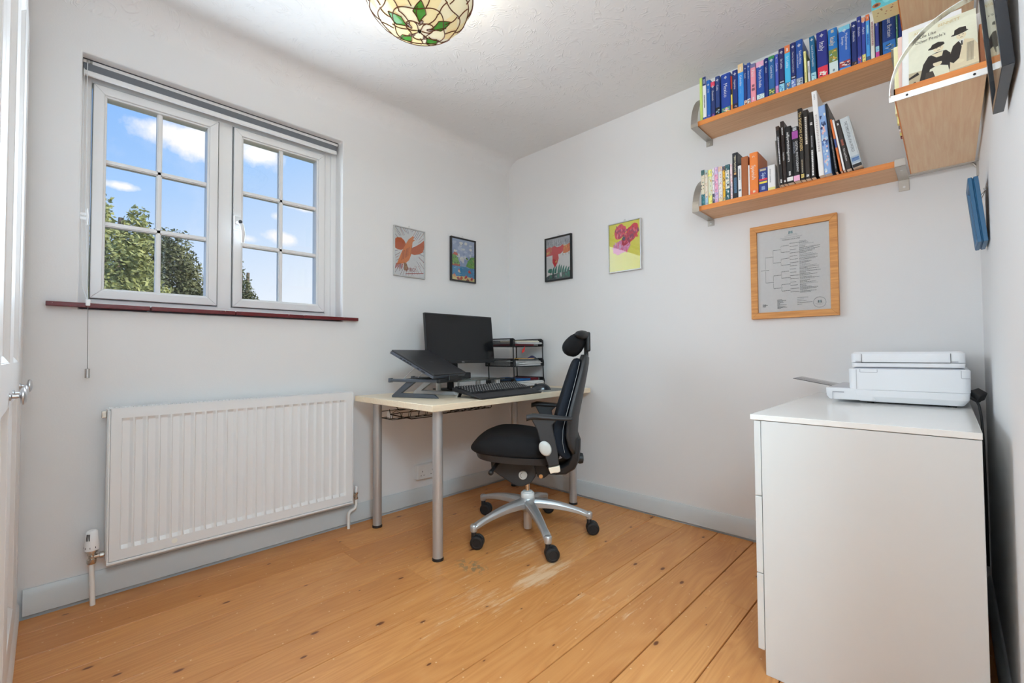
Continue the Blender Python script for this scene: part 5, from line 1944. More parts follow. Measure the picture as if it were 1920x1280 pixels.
M_SILVERF = mat('silver_picture_frame', (0.62, 0.62, 0.61), rough=0.35, metal=0.4)
M_BLACKF = mat('black_picture_frame', S(22, 22, 24), rough=0.35)
M_OAK = wood('oak_frame', A(196, 142, 82), A(172, 116, 62), 'X', rough=0.5, scale=1.4)
make_picture('picture_frame', 'thin silver frame with a drawing of an orange bird, left of the corner', 'L', -1.046, -0.811, 1.466, 1.784, 0.007, 0.016, M_SILVERF, art_bird())
make_picture('picture_frame', 'black frame with a blue lake painting, nearest the corner on the window wall', 'L', -0.598, -0.367, 1.484, 1.797, 0.010, 0.018, M_BLACKF, art_lake())
make_picture('picture_frame', 'black frame with a red volcano drawing over green trees', 'B', 0.381, 0.621, 1.491, 1.809, 0.010, 0.018, M_BLACKF, art_volcano())
make_picture('picture_frame', 'silver frame with a red poppy on yellow', 'B', 0.918, 1.150, 1.486, 1.804, 0.006, 0.018, M_SILVERF, art_poppy())
make_picture('certificate_frame', 'oak framed pedigree certificate under the bookshelves', 'B', 1.769, 2.139, 1.138, 1.612, 0.031, 0.024, M_OAK, art_pedigree(), 'certificate', loopy=False)

def lean_frame(name, label, y0, y1, z0, h, x_bot, th, lean, fw, mats, step=False, art=None):
    """frame hung on the right wall, its top tipping out into the room"""
    r = thing(name, label, 'picture', (RX, (y0+y1)/2, z0))
    up = Vector((-math.sin(lean), 0, math.cos(lean)))
    out = Vector((-math.cos(lean), 0, -math.sin(lean)))
    uy = Vector((0, -1, 0))
    W = y1-y0
    o = Vector((x_bot, y1, z0))
    b = MB()
    if step:
        prof = [(0, 0), (0, th*0.42), (0.003, th*0.46), (0.003, th*0.56), (0, th*0.60), (0, th*0.95), (0.004, th), (fw*0.75, th*0.92), (fw, th*0.6), (fw, 0)]
    else:
        prof = [(0, 0), (0, th), (fw, th), (fw, 0)]
    cs = [(0, 0, 1, 1), (W, 0, -1, 1), (W, h, -1, -1), (0, h, 1, -1)]
    rings = [[o+uy*(cx+sx*a)+up*(cy+sy*a)+out*d for a, d in prof] for cx, cy, sx, sy in cs]
    rings.append(rings[0])
    b.loft(rings, caps=False)
    b.build('frame', mats[0], r, bevel=0.0008)
    def panel(d, e, inset, m, nm):
        MB().prism([o+uy*a+up*c+out*d for a, c in ((inset, inset), (W-inset, inset), (W-inset, h-inset), (inset, h-inset))], out*e).build(nm, m, r)
    panel(0.001, 0.003, fw*0.5, mat('hardboard', S(120, 92, 64)), 'backing')
    if art:
        art.build('artwork', r, o+uy*fw+up*fw+out*0.005, tuple(uy*(W-2*fw)), tuple(up*(h-2*fw)), M_PIC)
    panel(th*0.7, 0.0012, fw*0.9, M_PGLASS, 'glazing')
    b = MB()
    m1 = o+uy*(W*0.12)+up*(h*0.72)-out*0.0005
    m2 = o+uy*(W*0.88)+up*(h*0.72)-out*0.0005
    hk = Vector((RX-0.003, (y0+y1)/2, z0+h*0.86))
    b.tube([m1, hk], 0.0008, 6)
    b.tube([hk, m2], 0.0008, 6)
    b.tube([m1, m1-out*0.004+up*0.008, m1+up*0.012], 0.0014, 6)
    b.build('hanging_wire', mat('brass_wire', (0.5, 0.4, 0.25), rough=0.4, metal=1), r)
    b = MB()
    b.tube([hk+Vector((0.003, 0, 0.004)), hk, hk+Vector((-0.005, 0, 0.006))], 0.0013, 6)
    b.build('hook', M_STEEL, r)
    return r

def art_plain(c1, c2):
    a = Art()
    a.rect(0, 0, 1, 1, c1)
    a.up()
    a.rect(0.18, 0.18, 0.82, 0.82, c2)
    return a

lean_frame('picture_frame', 'small deep blue frame tipping off the wall above the printer', -0.552, -0.385, 1.307, 0.205, RX-0.004, 0.024, 0.085, 0.022,
           [mat('blue_painted_frame', A(26, 84, 122, 0.8), rough=0.4)], step=True, art=art_plain(A(200, 205, 205), A(140, 160, 170)))
lean_frame('picture_frame', 'glossy black frame hung close to the camera on the far right wall', -1.405, -1.185, 1.462, 0.34, RX-0.006, 0.016, 0.060, 0.012,
           [mat('gloss_black_frame', S(28, 30, 36), rough=0.18)], art=art_plain(A(225, 215, 190), A(170, 160, 140)))

# ---------------------------------------------------------------- bookshelves
M_EDGE = wood('orange_beech_edge', A(206, 132, 66), A(190, 112, 52), 'X', rough=0.45, scale=1.2)
M_EDGEY = wood('orange_beech_edge_across', A(212, 138, 72), A(192, 114, 54), 'Y', rough=0.45, scale=1.2)
M_BOARD = wood('beech_board', A(206, 168, 132, 0.78), A(190, 150, 114, 0.78), 'X', rough=0.55, scale=1.2)
M_BOARDY = wood('beech_board_lengthways', A(226, 194, 160, 0.78), A(212, 176, 140, 0.78), 'Y', rough=0.55, scale=1.2)
M_BRK = mat('satin_bracket_steel', (0.47, 0.44, 0.40), rough=0.38, metal=0.95)

def arc_strip(b, fn, w, th, n=18, a0=0.0, a1=1.0):
    """bent metal band: fn(t) gives centre, width direction, thickness direction"""
    rings = []
    for k in range(n+1):
        c, wd, td = fn(a0+(a1-a0)*k/n)
        rings.append([c-wd*w/2-td*th/2, c+wd*w/2-td*th/2, c+wd*w/2+td*th/2, c-wd*w/2+td*th/2])
    b.loft(rings)

def make_shelf(z0, label):
    z1 = z0+0.024
    r = thing('wall_shelf', label, 'shelf', (1.98, -0.1, z0), group=None)
    MB().box(1.583, 2.372, -0.197, -0.002, z0, z1).build('board', M_BOARD, r, bevel=0.0008)
    b = MB()
    b.box(1.583, 2.372, -0.2003, -0.197, z0, z1)
    b.box(1.5805, 1.583, -0.2003, -0.002, z0, z1)
    b.build('edge_band', M_EDGE, r)
    b = MB()                                        # left bracket with its quarter-round bookend
    zb = z0-0.004
    b.box(1.549, 1.5835, -0.212, 0, zb-0.002, zb)
    b.box(1.549, 1.5835, -0.003, 0, zb-0.032, zb)
    def f(t):
        a = math.pi/2*t
        y, z = -0.212+0.200*(1-math.cos(a)), zb+0.215*math.sin(a)
        return Vector((1.566, y, z)), Vector((1, 0, 0)), Vector((0, -math.cos(a), math.sin(a)))
    arc_strip(b, f, 0.034, 0.002)
    br = b.build('arc_bracket', M_BRK, r)
    MB().cyl((1.566, -0.004, zb-0.020), 0.004, 0.0015, 'Y', 14).build('screw', M_STEEL, br)
    b = MB()                                        # right bracket: clip round the front edge
    zb = z0-0.0005
    b.box(2.356, 2.391, -0.206, 0, zb-0.002, zb)
    b.box(2.356, 2.391, -0.003, 0, zb-0.048, zb)
    b.box(2.356, 2.391, -0.206, -0.203, zb-0.002, z1+0.004)
    br = b.build('clip_bracket', M_BRK, r, bevel=0.0008)
    MB().cyl((2.374, -0.0045, zb-0.032), 0.0045, 0.0015, 'Y', 14).build('screw', M_STEEL, br)
    MB().cyl((2.374, -0.15, zb-0.003), 0.0045, 0.0012, 'Z', 14).build('screw', M_STEEL, br)
    return r

ZU, ZL = 2.151, 1.705
make_shelf(ZU, 'upper beech wall shelf holding the row of blue guidebooks')
make_shelf(ZL, 'lower beech wall shelf with mixed and leaning books above the certificate')

def make_side_shelf(z0, label):
    z1 = z0+0.024
    x0, x1, y0, y1 = 2.398, 2.584, -0.858, -0.075
    r = thing('side_shelf', label, 'shelf', (2.49, -0.45, z0))
    MB().box(x0+0.003, x1, y0+0.003, y1, z0, z1).build('board', M_BOARDY, r, bevel=0.0008)
    b = MB()
    b.box(x0, x0+0.003, y0, y1, z0, z1)
    b.box(x0, x1, y0, y0+0.003, z0, z1)
    b.build('edge_band', M_EDGE, r)
    b = MB()
    zb = z0-0.001
    b.box(2.388, RX, y0-0.012, y0+0.012, zb-0.0025, zb)
    b.box(2.388, RX, y0-0.0145, y0-0.012, zb-0.016, zb+0.001)
    b.box(RX-0.004, RX, y0-0.012, y0+0.012, zb-0.045, zb)
    def f(t):
        a = math.pi/2*t
        x, z = 2.390+0.196*(1-math.cos(a)), zb+0.200*math.sin(a)
        return Vector((x, y0-0.010, z)), Vector((0, 1, 0)), Vector((-math.cos(a), 0, math.sin(a)))
    arc_strip(b, f, 0.026, 0.0022)
    br = b.build('arc_bracket', mat('polished_bracket_steel', (0.72, 0.71, 0.69), rough=0.22, metal=0.95), r)
    s = MB()
    s.cyl((2.427, y0-0.0146, zb-0.008), 0.003, 0.0008, (Vector((1, 0, 0)), Vector((0, 0, 1)), Vector((0, -1, 0))), 12)
    s.build('screw', M_BLK, br)
    s = MB()
    s.cyl((2.56, y0-0.0146, zb-0.008), 0.003, 0.0008, (Vector((1, 0, 0)), Vector((0, 0, 1)), Vector((0, -1, 0))), 12)
    s.build('screw', M_BLK, br)
    b = MB()
    b.box(2.392, RX, y1+0.002, y1+0.024, zb-0.003, zb)
    b.tube([(2.574, y1+0.013, zb-0.004), (2.582, y1+0.013, zb-0.008), (2.588, y1+0.013, zb-0.02)], 0.004, 8)
    b.box(RX-0.006, RX, y1+0.002, y1+0.024, zb-0.055, zb)
    b.build('wall_bracket', M_BRK, r)
    return r

make_side_shelf(ZL-0.004, 'side shelf on the right wall carrying the sepia fronted book')
make_side_shelf(ZU, 'topmost side shelf on the right wall, its brown underside just in view')

# ---------------------------------------------------------------- books
M_PAGES = mat('book_pages', A(206, 200, 186), rough=0.9, var=0.08, vscale=300)
_CV = {}

def cover_mat(c):
    k = 'cover_%d_%d_%d' % tuple(int(v*255) for v in c)
    return mat(k, c, rough=0.38, var=0.05, vscale=30)

def emblem(a, cx, cy, s, col):
    a.ring(cx, cy, s*0.62, s*0.16, col, 16)
    a.rect(cx-s*0.10, cy-s, cx+s*0.10, cy+s, col)
    a.rect(cx-s*0.85, cy-s*0.09, cx+s*0.85, cy+s*0.09, col)

def book(label, x0, t, h, z, y=-0.192, depth=0.126, col=(0.5, 0.5, 0.5), title=None, tcol=(0.85, 0.87, 0.9), tsize=None, tz=0.24, tmax=None,
         emb=None, bands=(), pic=None, lean=0.0, yaw=0.0, group=None, seed=0, sub=None, marks=None, hard=False, loc=None, rotx=0.0, tx=0.5, speck=None):
    """one standing book, spine towards the room"""
    r = thing('book', label, 'book', loc or (x0, y, z), (rotx, lean, yaw), group)
    b = MB()
    cv = 0.0022 if hard else 0.0007
    b.box(0, cv, 0.001, depth, 0, h)
    b.box(t-cv, t, 0.001, depth, 0, h)
    b.loft([[(0, 0.0025, 0), (t*0.15, 0.0, 0), (t*0.85, 0.0, 0), (t, 0.0025, 0), (t-cv, 0.004, 0), (cv, 0.004, 0)], [(0, 0.0025, h), (t*0.15, 0.0, h), (t*0.85, 0.0, h), (t, 0.0025, h), (t-cv, 0.004, h), (cv, 0.004, h)]])
    b.build('cover', cover_mat(col), r, local=True)
    e = 0.003 if hard else 0.0003
    MB().box(cv, t-cv, 0.004, depth-e, e, h-e).build('page_block', M_PAGES, r, local=True)
    a = Art()
    rd = random.Random(seed+int(x0*9999))
    for z0, z1, c in bands:
        a.rect(t*0.03, z0*h, t*0.97, z1*h, c)
    a.up()
    if pic:
        z0, z1, cs = pic
        a.rect(t*0.03, z0*h, t*0.97, z1*h, cs[0])
        for k in range(16):
            cx, cy = t*rd.uniform(0.2, 0.8), h*rd.uniform(z0+0.02, z1-0.02)
            a.disc(cx, cy, t*rd.uniform(0.08, 0.19), h*rd.uniform(0.006, 0.018), rd.choice(cs), 9, rd.uniform(-.5, .5), 0.3, k)
    if speck:
        n, cs = speck
        for k in range(n):
            cy = h*rd.uniform(0.03, 0.97)
            a.disc(t*rd.uniform(0.18, 0.82), cy, t*rd.uniform(0.08, 0.18), min(h*rd.uniform(0.008, 0.03), min(cy, h-cy)), rd.choice(cs), 8, 0, 0.35, k)
    a.up()
    if emb is not None:
        emblem(a, t*0.5, h*(1-emb), min(t*0.34, 0.0085), tcol)
    if title:
        s = tsize or t*0.5
        a.text(title, t*tx-s*0.5, h*(1-tz), s, tcol, 'l', down=True, maxw=tmax and tmax*h)
    if sub:
        txt, s, zz, xx, c = sub
        a.text(txt, t*xx-s*0.5, h*(1-zz), s, c, 'l', down=True, maxw=0.9*h*(1-zz))
    if marks:
        for z0, z1, c, w in marks:                  # print too small to read
            q = z0
            while q < z1:
                e2 = min(q+rd.uniform(0.008, 0.022), z1)
                a.rect(t*(0.5-w/2), q*h, t*(0.5+w/2), e2*h, c)
                q = e2+0.006
    if a.f:
        a.build('spine_print', r, (0, -0.0003, 0), (1, 0, 0), (0, 0, 1), printed('book_ink', 0.4), local=True)
    return r

NAVY, BLUE, ROYAL, TEALB = A(32, 50, 104), A(30, 74, 148), A(28, 62, 146), A(30, 96, 132)
WHT = (0.86, 0.88, 0.9)
GU = 'guidebooks on the upper shelf'
zs = ZU+0.0242
P_ = lambda *c: [A(*q) for q in c]
UPPER = [
    ('slim lime green book at the left end of the upper shelf', 1.590, 1.603, .228, dict(col=A(182, 204, 110), marks=[(.82, .92, A(235, 220, 90), .4)])),
    ('white spined book with a navy top, second from the shelf end', 1.605, 1.623, .226, dict(col=A(225, 226, 228), bands=[(.80, 1, NAVY), (0, .06, ROYAL)], marks=[(.28, .58, A(90, 92, 100), .3), (.84, .95, A(150, 160, 180), .5)])),
    ('small bright blue guidebook titled India', 1.625, 1.644, .200, dict(col=A(28, 92, 168), title='India', tsize=.0075, tz=.23, emb=.12, pic=(0, .10, P_((40, 70, 150), (110, 120, 190))))),
    ('navy guidebook with a red top titled Guatemala', 1.646, 1.667, .182, dict(col=NAVY, title='Guatemala', tsize=.0085, tz=.25, emb=.14, bands=[(.87, 1, A(205, 66, 92))], pic=(0, .10, P_((60, 40, 100), (190, 80, 120), (70, 70, 150))))),
    ('dark blue guidebook titled Cuba', 1.669, 1.690, .201, dict(col=A(40, 62, 118), title='Cuba', tsize=.0095, tz=.22, emb=.10, bands=[(0, .20, S(14, 18, 24))], pic=(.02, .15, P_((20, 24, 28), (90, 140, 180), (190, 200, 190), (40, 50, 50))))),
    ('thick royal blue guidebook titled Mexico', 1.697, 1.741, .197, dict(col=ROYAL, title='Mexico', tsize=.0165, tz=.25, emb=.10, pic=(0, .13, P_((60, 120, 110), (226, 220, 190), (230, 200, 90), (200, 150, 200))))),
    ('thin yellow, black and red striped book beside Mexico', 1.743, 1.750, .172, dict(col=A(226, 196, 90), bands=[(.62, 1, A(170, 36, 40)), (.46, .62, S(18, 16, 18)), (0, .16, A(216, 128, 54))])),
    ('navy guidebook titled Argentina', 1.7515, 1.775, .195, dict(col=A(26, 44, 110), title='Argentina', tsize=.0085, tz=.24, emb=.10, pic=(0.01, .14, P_((40, 30, 60), (230, 170, 190), (40, 36, 44), (220, 210, 215))))),
    ('light blue guidebook with a sand top titled Colombia', 1.777, 1.803, .214, dict(col=A(52, 132, 206), title='Colombia', tsize=.0095, tz=.26, bands=[(.80, 1, A(226, 186, 140))], sub=('travel guide', .0035, .58, .5, A(150, 200, 235)), marks=[(.84, .93, A(250, 240, 225), .25)])),
    ('narrow navy guidebook titled Canada', 1.804, 1.817, .199, dict(col=A(36, 50, 110), title='Canada', tsize=.0060, tz=.20, emb=.09, pic=(0, .12, P_((226, 180, 160), (120, 40, 40), (240, 220, 210))))),
    ('narrow blue guidebook titled Buenos Aires', 1.8185, 1.833, .203, dict(col=A(46, 80, 150), title='Buenos Aires', tsize=.0048, tz=.20, emb=.09, pic=(0, .13, P_((210, 220, 225), (40, 50, 60), (170, 60, 60))))),
    ('pink guidebook titled Peru', 1.8345, 1.857, .190, dict(col=A(226, 140, 156), title='Peru', tsize=.0125, tz=.16, tcol=(.9, .9, .9), bands=[(.90, 1, A(110, 110, 150))], marks=[(.40, .46, A(60, 40, 60), .5), (.30, .37, A(70, 50, 66), .6), (.06, .14, A(250, 240, 240), .3)])),
    ('blue guidebook with a pink top titled North India', 1.860, 1.894, .187, dict(col=A(32, 72, 150), title='North India', tsize=.0125, tz=.22, emb=.13, bands=[(.86, 1, A(232, 160, 186))], pic=(.03, .15, P_((190, 214, 232), (120, 150, 180), (60, 80, 110), (230, 236, 240))))),
    ('narrow navy guidebook titled Lebanon', 1.8955, 1.911, .190, dict(col=A(24, 40, 108), title='Lebanon', tsize=.0060, tz=.22, emb=.10)),
    ('blue guidebook with a green top titled Central Asia', 1.9125, 1.938, .190, dict(col=A(40, 92, 150), title='Central Asia', tsize=.0085, tz=.24, emb=.11, bands=[(.92, 1, A(50, 130, 80))], pic=(.03, .18, P_((70, 110, 90), (200, 190, 70), (40, 60, 50), (220, 200, 110))))),
    ('narrow violet blue guidebook titled Cambodia', 1.9405, 1.954, .188, dict(col=A(70, 84, 170), title='Cambodia', tsize=.0068, tz=.22, emb=.09, pic=(0, .20, P_((190, 140, 190), (230, 120, 150), (120, 60, 120))))),
    ('dark navy guidebook titled Sri Lanka', 1.956, 1.9785, .206, dict(col=A(36, 38, 92), title='Sri Lanka', tsize=.0085, tz=.24, emb=.09, bands=[(.20, .27, S(14, 14, 30))], marks=[(.22, .25, A(190, 190, 210), .7)], pic=(0, .19, P_((130, 190, 220), (60, 120, 180), (190, 215, 230))))),
    ('sky blue guidebook with an orange top titled Sri Lanka', 1.980, 2.0025, .209, dict(col=A(66, 170, 226), title='Sri Lanka', tsize=.0105, tz=.24, tcol=(.75, .88, .95), bands=[(.83, 1, A(232, 118, 74))], marks=[(.87, .94, A(250, 230, 220), .3)], pic=(0, .17, P_((60, 110, 160), (230, 214, 190), (120, 90, 70))))),
    ('navy guidebook titled Mauritius, Reunion and Seychelles', 2.004, 2.0235, .210, dict(col=A(32, 40, 98), title='Mauritius, Reunion & Seychelles', tsize=.0052, tz=.20, tmax=.52, emb=.09, bands=[(.20, .27, S(14, 14, 30))], marks=[(.22, .25, A(190, 190, 210), .7)], pic=(0, .19, P_((110, 130, 190), (170, 190, 220), (200, 210, 230))))),
    ('wide blue guidebook titled South Africa', 2.025, 2.0515, .211, dict(col=A(36, 76, 148), title='South Africa', tsize=.0085, tz=.24, tx=.66, sub=('Lesotho & Swaziland', .0052, .30, .28, WHT), emb=.12, pic=(0, .17, P_((150, 160, 170), (40, 44, 50), (200, 205, 210), (90, 96, 104))))),
    ('thin cream yellow booklet leaning beside South Africa', 2.058, 2.0665, .149, dict(col=A(238, 222, 150), lean=-0.02, marks=[(.80, .95, A(190, 170, 100), .4), (.08, .35, A(190, 170, 100), .3)])),
    ('shortest thin grey booklet on the upper shelf', 2.071, 2.0795, .098, dict(col=A(196, 198, 202), lean=-0.02, marks=[(.45, .75, A(120, 124, 130), .4)])),
    ('teal guidebook titled Czech and Slovak Republics', 2.083, 2.1025, .203, dict(col=A(28, 96, 136), title='Czech & Slovak Republics', tsize=.0065, tz=.20, tmax=.56, emb=.08, lean=-0.03, pic=(0, .18, P_((150, 200, 225), (190, 220, 235), (60, 110, 150))))),
    ('thick navy guidebook with a red foot titled Italy', 2.1065, 2.1455, .207, dict(col=A(36, 46, 122), title='Italy', tsize=.0175, tz=.22, emb=.09, lean=-.012, bands=[(0, .24, A(206, 52, 74))], pic=(.03, .15, P_((206, 52, 74), (240, 240, 240), (40, 30, 30), (220, 210, 200))))),
    ('mid blue guidebook with orange lettering titled Italy', 2.149, 2.1815, .199, dict(col=A(36, 112, 180), title='Italy', tsize=.0165, tz=.18, tcol=A(232, 190, 130), lean=-.012, bands=[(0, .26, A(196, 222, 238)), (.40, .48, A(96, 60, 130))], marks=[(.91, .97, A(230, 200, 150), .3), (.05, .10, A(70, 90, 110), .2)], pic=(.26, .54, P_((110, 130, 70), (190, 120, 60), (226, 180, 80), (140, 90, 60), (150, 190, 220))))),
    ('thick blue guidebook with a pale top titled Mediterranean Europe', 2.1845, 2.2245, .190, dict(col=A(46, 94, 174), title='Mediterranean', tsize=.0085, tz=.18, tx=.68, sub=('Europe', .0085, .24, .36, WHT), emb=.11, bands=[(.89, 1, A(120, 190, 220)), (0, .05, A(80, 150, 210))], pic=(.07, .20, P_((160, 60, 60), (230, 200, 190), (60, 60, 90), (240, 240, 240))))),
    ('navy guidebook titled Andalucia', 2.2285, 2.2465, .191, dict(col=A(30, 46, 108), title='Andalucia', tsize=.0078, tz=.22, emb=.10, pic=(0, .10, P_((50, 40, 50), (150, 130, 130), (30, 30, 40))))),
    ('navy guidebook with a red foot titled Barcelona', 2.2480, 2.262, .203, dict(col=A(44, 56, 130), title='Barcelona', tsize=.0068, tz=.22, emb=.10, pic=(0, .16, P_((90, 90, 170), (206, 76, 66), (230, 210, 220))))),
    ('narrow blue guidebook with a peach top titled Madrid', 2.2635, 2.2755, .192, dict(col=A(56, 72, 156), title='Madrid', tsize=.0070, tz=.22, emb=.11, bands=[(.90, 1, A(236, 152, 120))], pic=(0, .18, P_((220, 220, 130), (236, 140, 90), (60, 90, 60))))),
    ('bright blue guidebook with an orange top beside Madrid', 2.277, 2.2895, .196, dict(col=A(74, 150, 218), bands=[(.87, 1, A(232, 112, 62)), (0, .10, A(60, 90, 130))], marks=[(.60, .78, A(170, 210, 240), .4), (.35, .58, A(40, 90, 170), .5), (.92, .96, A(250, 230, 220), .3)])),
    ('white spined book with grey lettering beside the orange topped one', 2.292, 2.3045, .192, dict(col=A(216, 212, 204), marks=[(.30, .82, A(150, 110, 110), .55)])),
    ('blue guidebook with a pink foot partly hidden by the star patterned box', 2.307, 2.3195, .190, dict(col=A(54, 64, 138), bands=[(0, .13, A(190, 70, 150))], title='London', tsize=.0055, tz=.17, pic=(.13, .25, P_((150, 200, 230), (110, 160, 210))))),
    ('thin black book beside Great Britain', 2.322, 2.328, .190, dict(col=S(22, 18, 26))),
    ('thick navy guidebook titled Great Britain', 2.3295, 2.371, .196, dict(col=A(32, 60, 124), title='Great Britain', tsize=.0135, tz=.13, tx=.55, bands=[(0, .27, A(48, 112, 184))], pic=(.02, .22, P_((48, 112, 184), (60, 66, 50), (220, 214, 200), (120, 124, 90))))),
    ('thin green and white book right of Great Britain', 2.3725, 2.378, .190, dict(col=A(90, 140, 110), speck=(14, P_((220, 235, 235), (30, 70, 50))))),
    ('blue guidebook at the right end of the upper shelf', 2.3795, 2.3905, .190, dict(col=A(32, 50, 118), pic=(0, .26, P_((70, 130, 190), (150, 200, 230), (30, 40, 80))))),
]
for lab, x0, x1, h, kw in UPPER:
    kw.setdefault('tcol', WHT)
    book(lab, x0, x1-x0, h, zs, group=GU, **kw)

zs = ZL+0.0242
COMIC = lambda *c: (34, P_(*c))
BK, BR = S(20, 18, 20), S(44, 30, 26)
LOWER = [
    ('teal footed comic paperback at the left end of the lower shelf', 1.589, 1.6075, .187, dict(col=A(196, 190, 170), bands=[(0, .32, A(40, 110, 124)), (.86, 1, A(60, 96, 96))], speck=COMIC((40, 80, 80), (210, 190, 170), (90, 140, 140), (60, 60, 50)))),
    ('pale grey blue comic paperback second from the left end', 1.609, 1.6235, .181, dict(col=A(206, 196, 180), bands=[(.86, 1, A(150, 180, 180)), (0, .25, A(150, 180, 200))], speck=COMIC((190, 170, 150), (110, 100, 90), (220, 210, 200)))),
    ('yellow topped comic paperback on the lower shelf', 1.6255, 1.644, .178, dict(col=A(236, 218, 120), bands=[(.25, .80, A(196, 200, 180))], speck=COMIC((236, 222, 140), (190, 150, 80), (150, 170, 150)))),
    ('narrow white and navy comic paperback on the lower shelf', 1.645, 1.656, .179, dict(col=A(214, 208, 214), bands=[(0, .28, A(60, 64, 90))], speck=COMIC((90, 96, 120), (220, 220, 224), (150, 130, 140)))),
    ('lilac comic paperback with a pink panel', 1.6575, 1.674, .183, dict(col=A(186, 166, 198), bands=[(.30, .80, A(226, 150, 176))], speck=COMIC((226, 190, 210), (150, 130, 170), (200, 120, 150)))),
    ('cream comic paperback with a peach top', 1.6755, 1.695, .180, dict(col=A(206, 204, 202), bands=[(.86, 1, A(220, 176, 160)), (0, .12, A(220, 190, 140))], speck=COMIC((170, 176, 190), (220, 200, 170), (190, 160, 150)))),
    ('mustard comic paperback with a navy top', 1.697, 1.708, .176, dict(col=A(214, 168, 50), bands=[(.88, 1, A(34, 54, 100)), (0, .10, A(150, 160, 160))], speck=COMIC((190, 130, 40), (226, 200, 90), (40, 40, 50)))),
    ('dark teal comic paperback with a white eye shape', 1.7095, 1.730, .180, dict(col=A(52, 92, 100), bands=[(.33, .84, A(206, 204, 190))], speck=COMIC((210, 214, 210), (30, 50, 56), (110, 150, 160)))),
    ('thin pale comic paperback beside the tall black novel', 1.733, 1.7425, .178, dict(col=A(214, 196, 200), speck=COMIC((190, 110, 90), (150, 140, 170), (226, 214, 210)))),
    ('tall black novel with pale lettering on the lower shelf', 1.744, 1.7685, .228, dict(col=A(24, 28, 38), title='TERRY PRATCHETT', tsize=.0085, tz=.06, tmax=.36, tcol=A(210, 206, 180), depth=.15, marks=[(.52, .57, A(226, 170, 110), .4), (.12, .46, A(70, 110, 140), .5)], hard=True)),
    ('low white booklet between the black novel and brown leather book', 1.769, 1.784, .158, dict(col=A(222, 224, 228), marks=[(.55, .9, A(120, 130, 145), .35), (.20, .26, A(40, 80, 110), .8)])),
    ('brown leather bound book on the lower shelf', 1.785, 1.8145, .195, dict(col=A(146, 84, 46), hard=True)),
    ('thin white booklet squeezed beside the orange book', 1.8155, 1.8215, .147, dict(col=A(226, 224, 220))),
    ('thick orange book titled Spanish', 1.8225, 1.8585, .203, dict(col=A(232, 120, 52), title='Spanish', tsize=.0165, tz=.30, tx=.48, depth=.16, tcol=(.9, .85, .8), bands=[(0, .10, A(222, 100, 60))], sub=('c', .014, .08, .55, (.9, .85, .8)), marks=[(.04, .09, A(250, 210, 180), .3)])),
    ('short fat blue dictionary with yellow and red stripes', 1.862, 1.898, .116, dict(col=A(34, 52, 122), title='Spa', tsize=.0150, tz=.20, tx=.6, tcol=A(170, 190, 230), bands=[(.48, .56, A(200, 50, 70)), (.36, .44, A(236, 196, 70)), (.86, 1, A(50, 60, 110))], marks=[(.10, .24, A(150, 170, 210), .4), (.88, .96, A(200, 190, 150), .7)])),
    ('short white paperback titled Spanish Grammar', 1.900, 1.931, .119, dict(col=A(226, 224, 218), title='SPANISH GRAMMAR', tsize=.0050, tz=.14, tx=.35, tmax=.62, tcol=A(60, 60, 66), bands=[(0, .12, A(236, 206, 130))])),
]
GL = 'paperbacks on the left half of the lower shelf'
for lab, x0, x1, h, kw in LOWER:
    kw.setdefault('tcol', WHT)
    kw.setdefault('depth', .118)
    book(lab, x0, x1-x0, h, zs, group=GL, **kw)

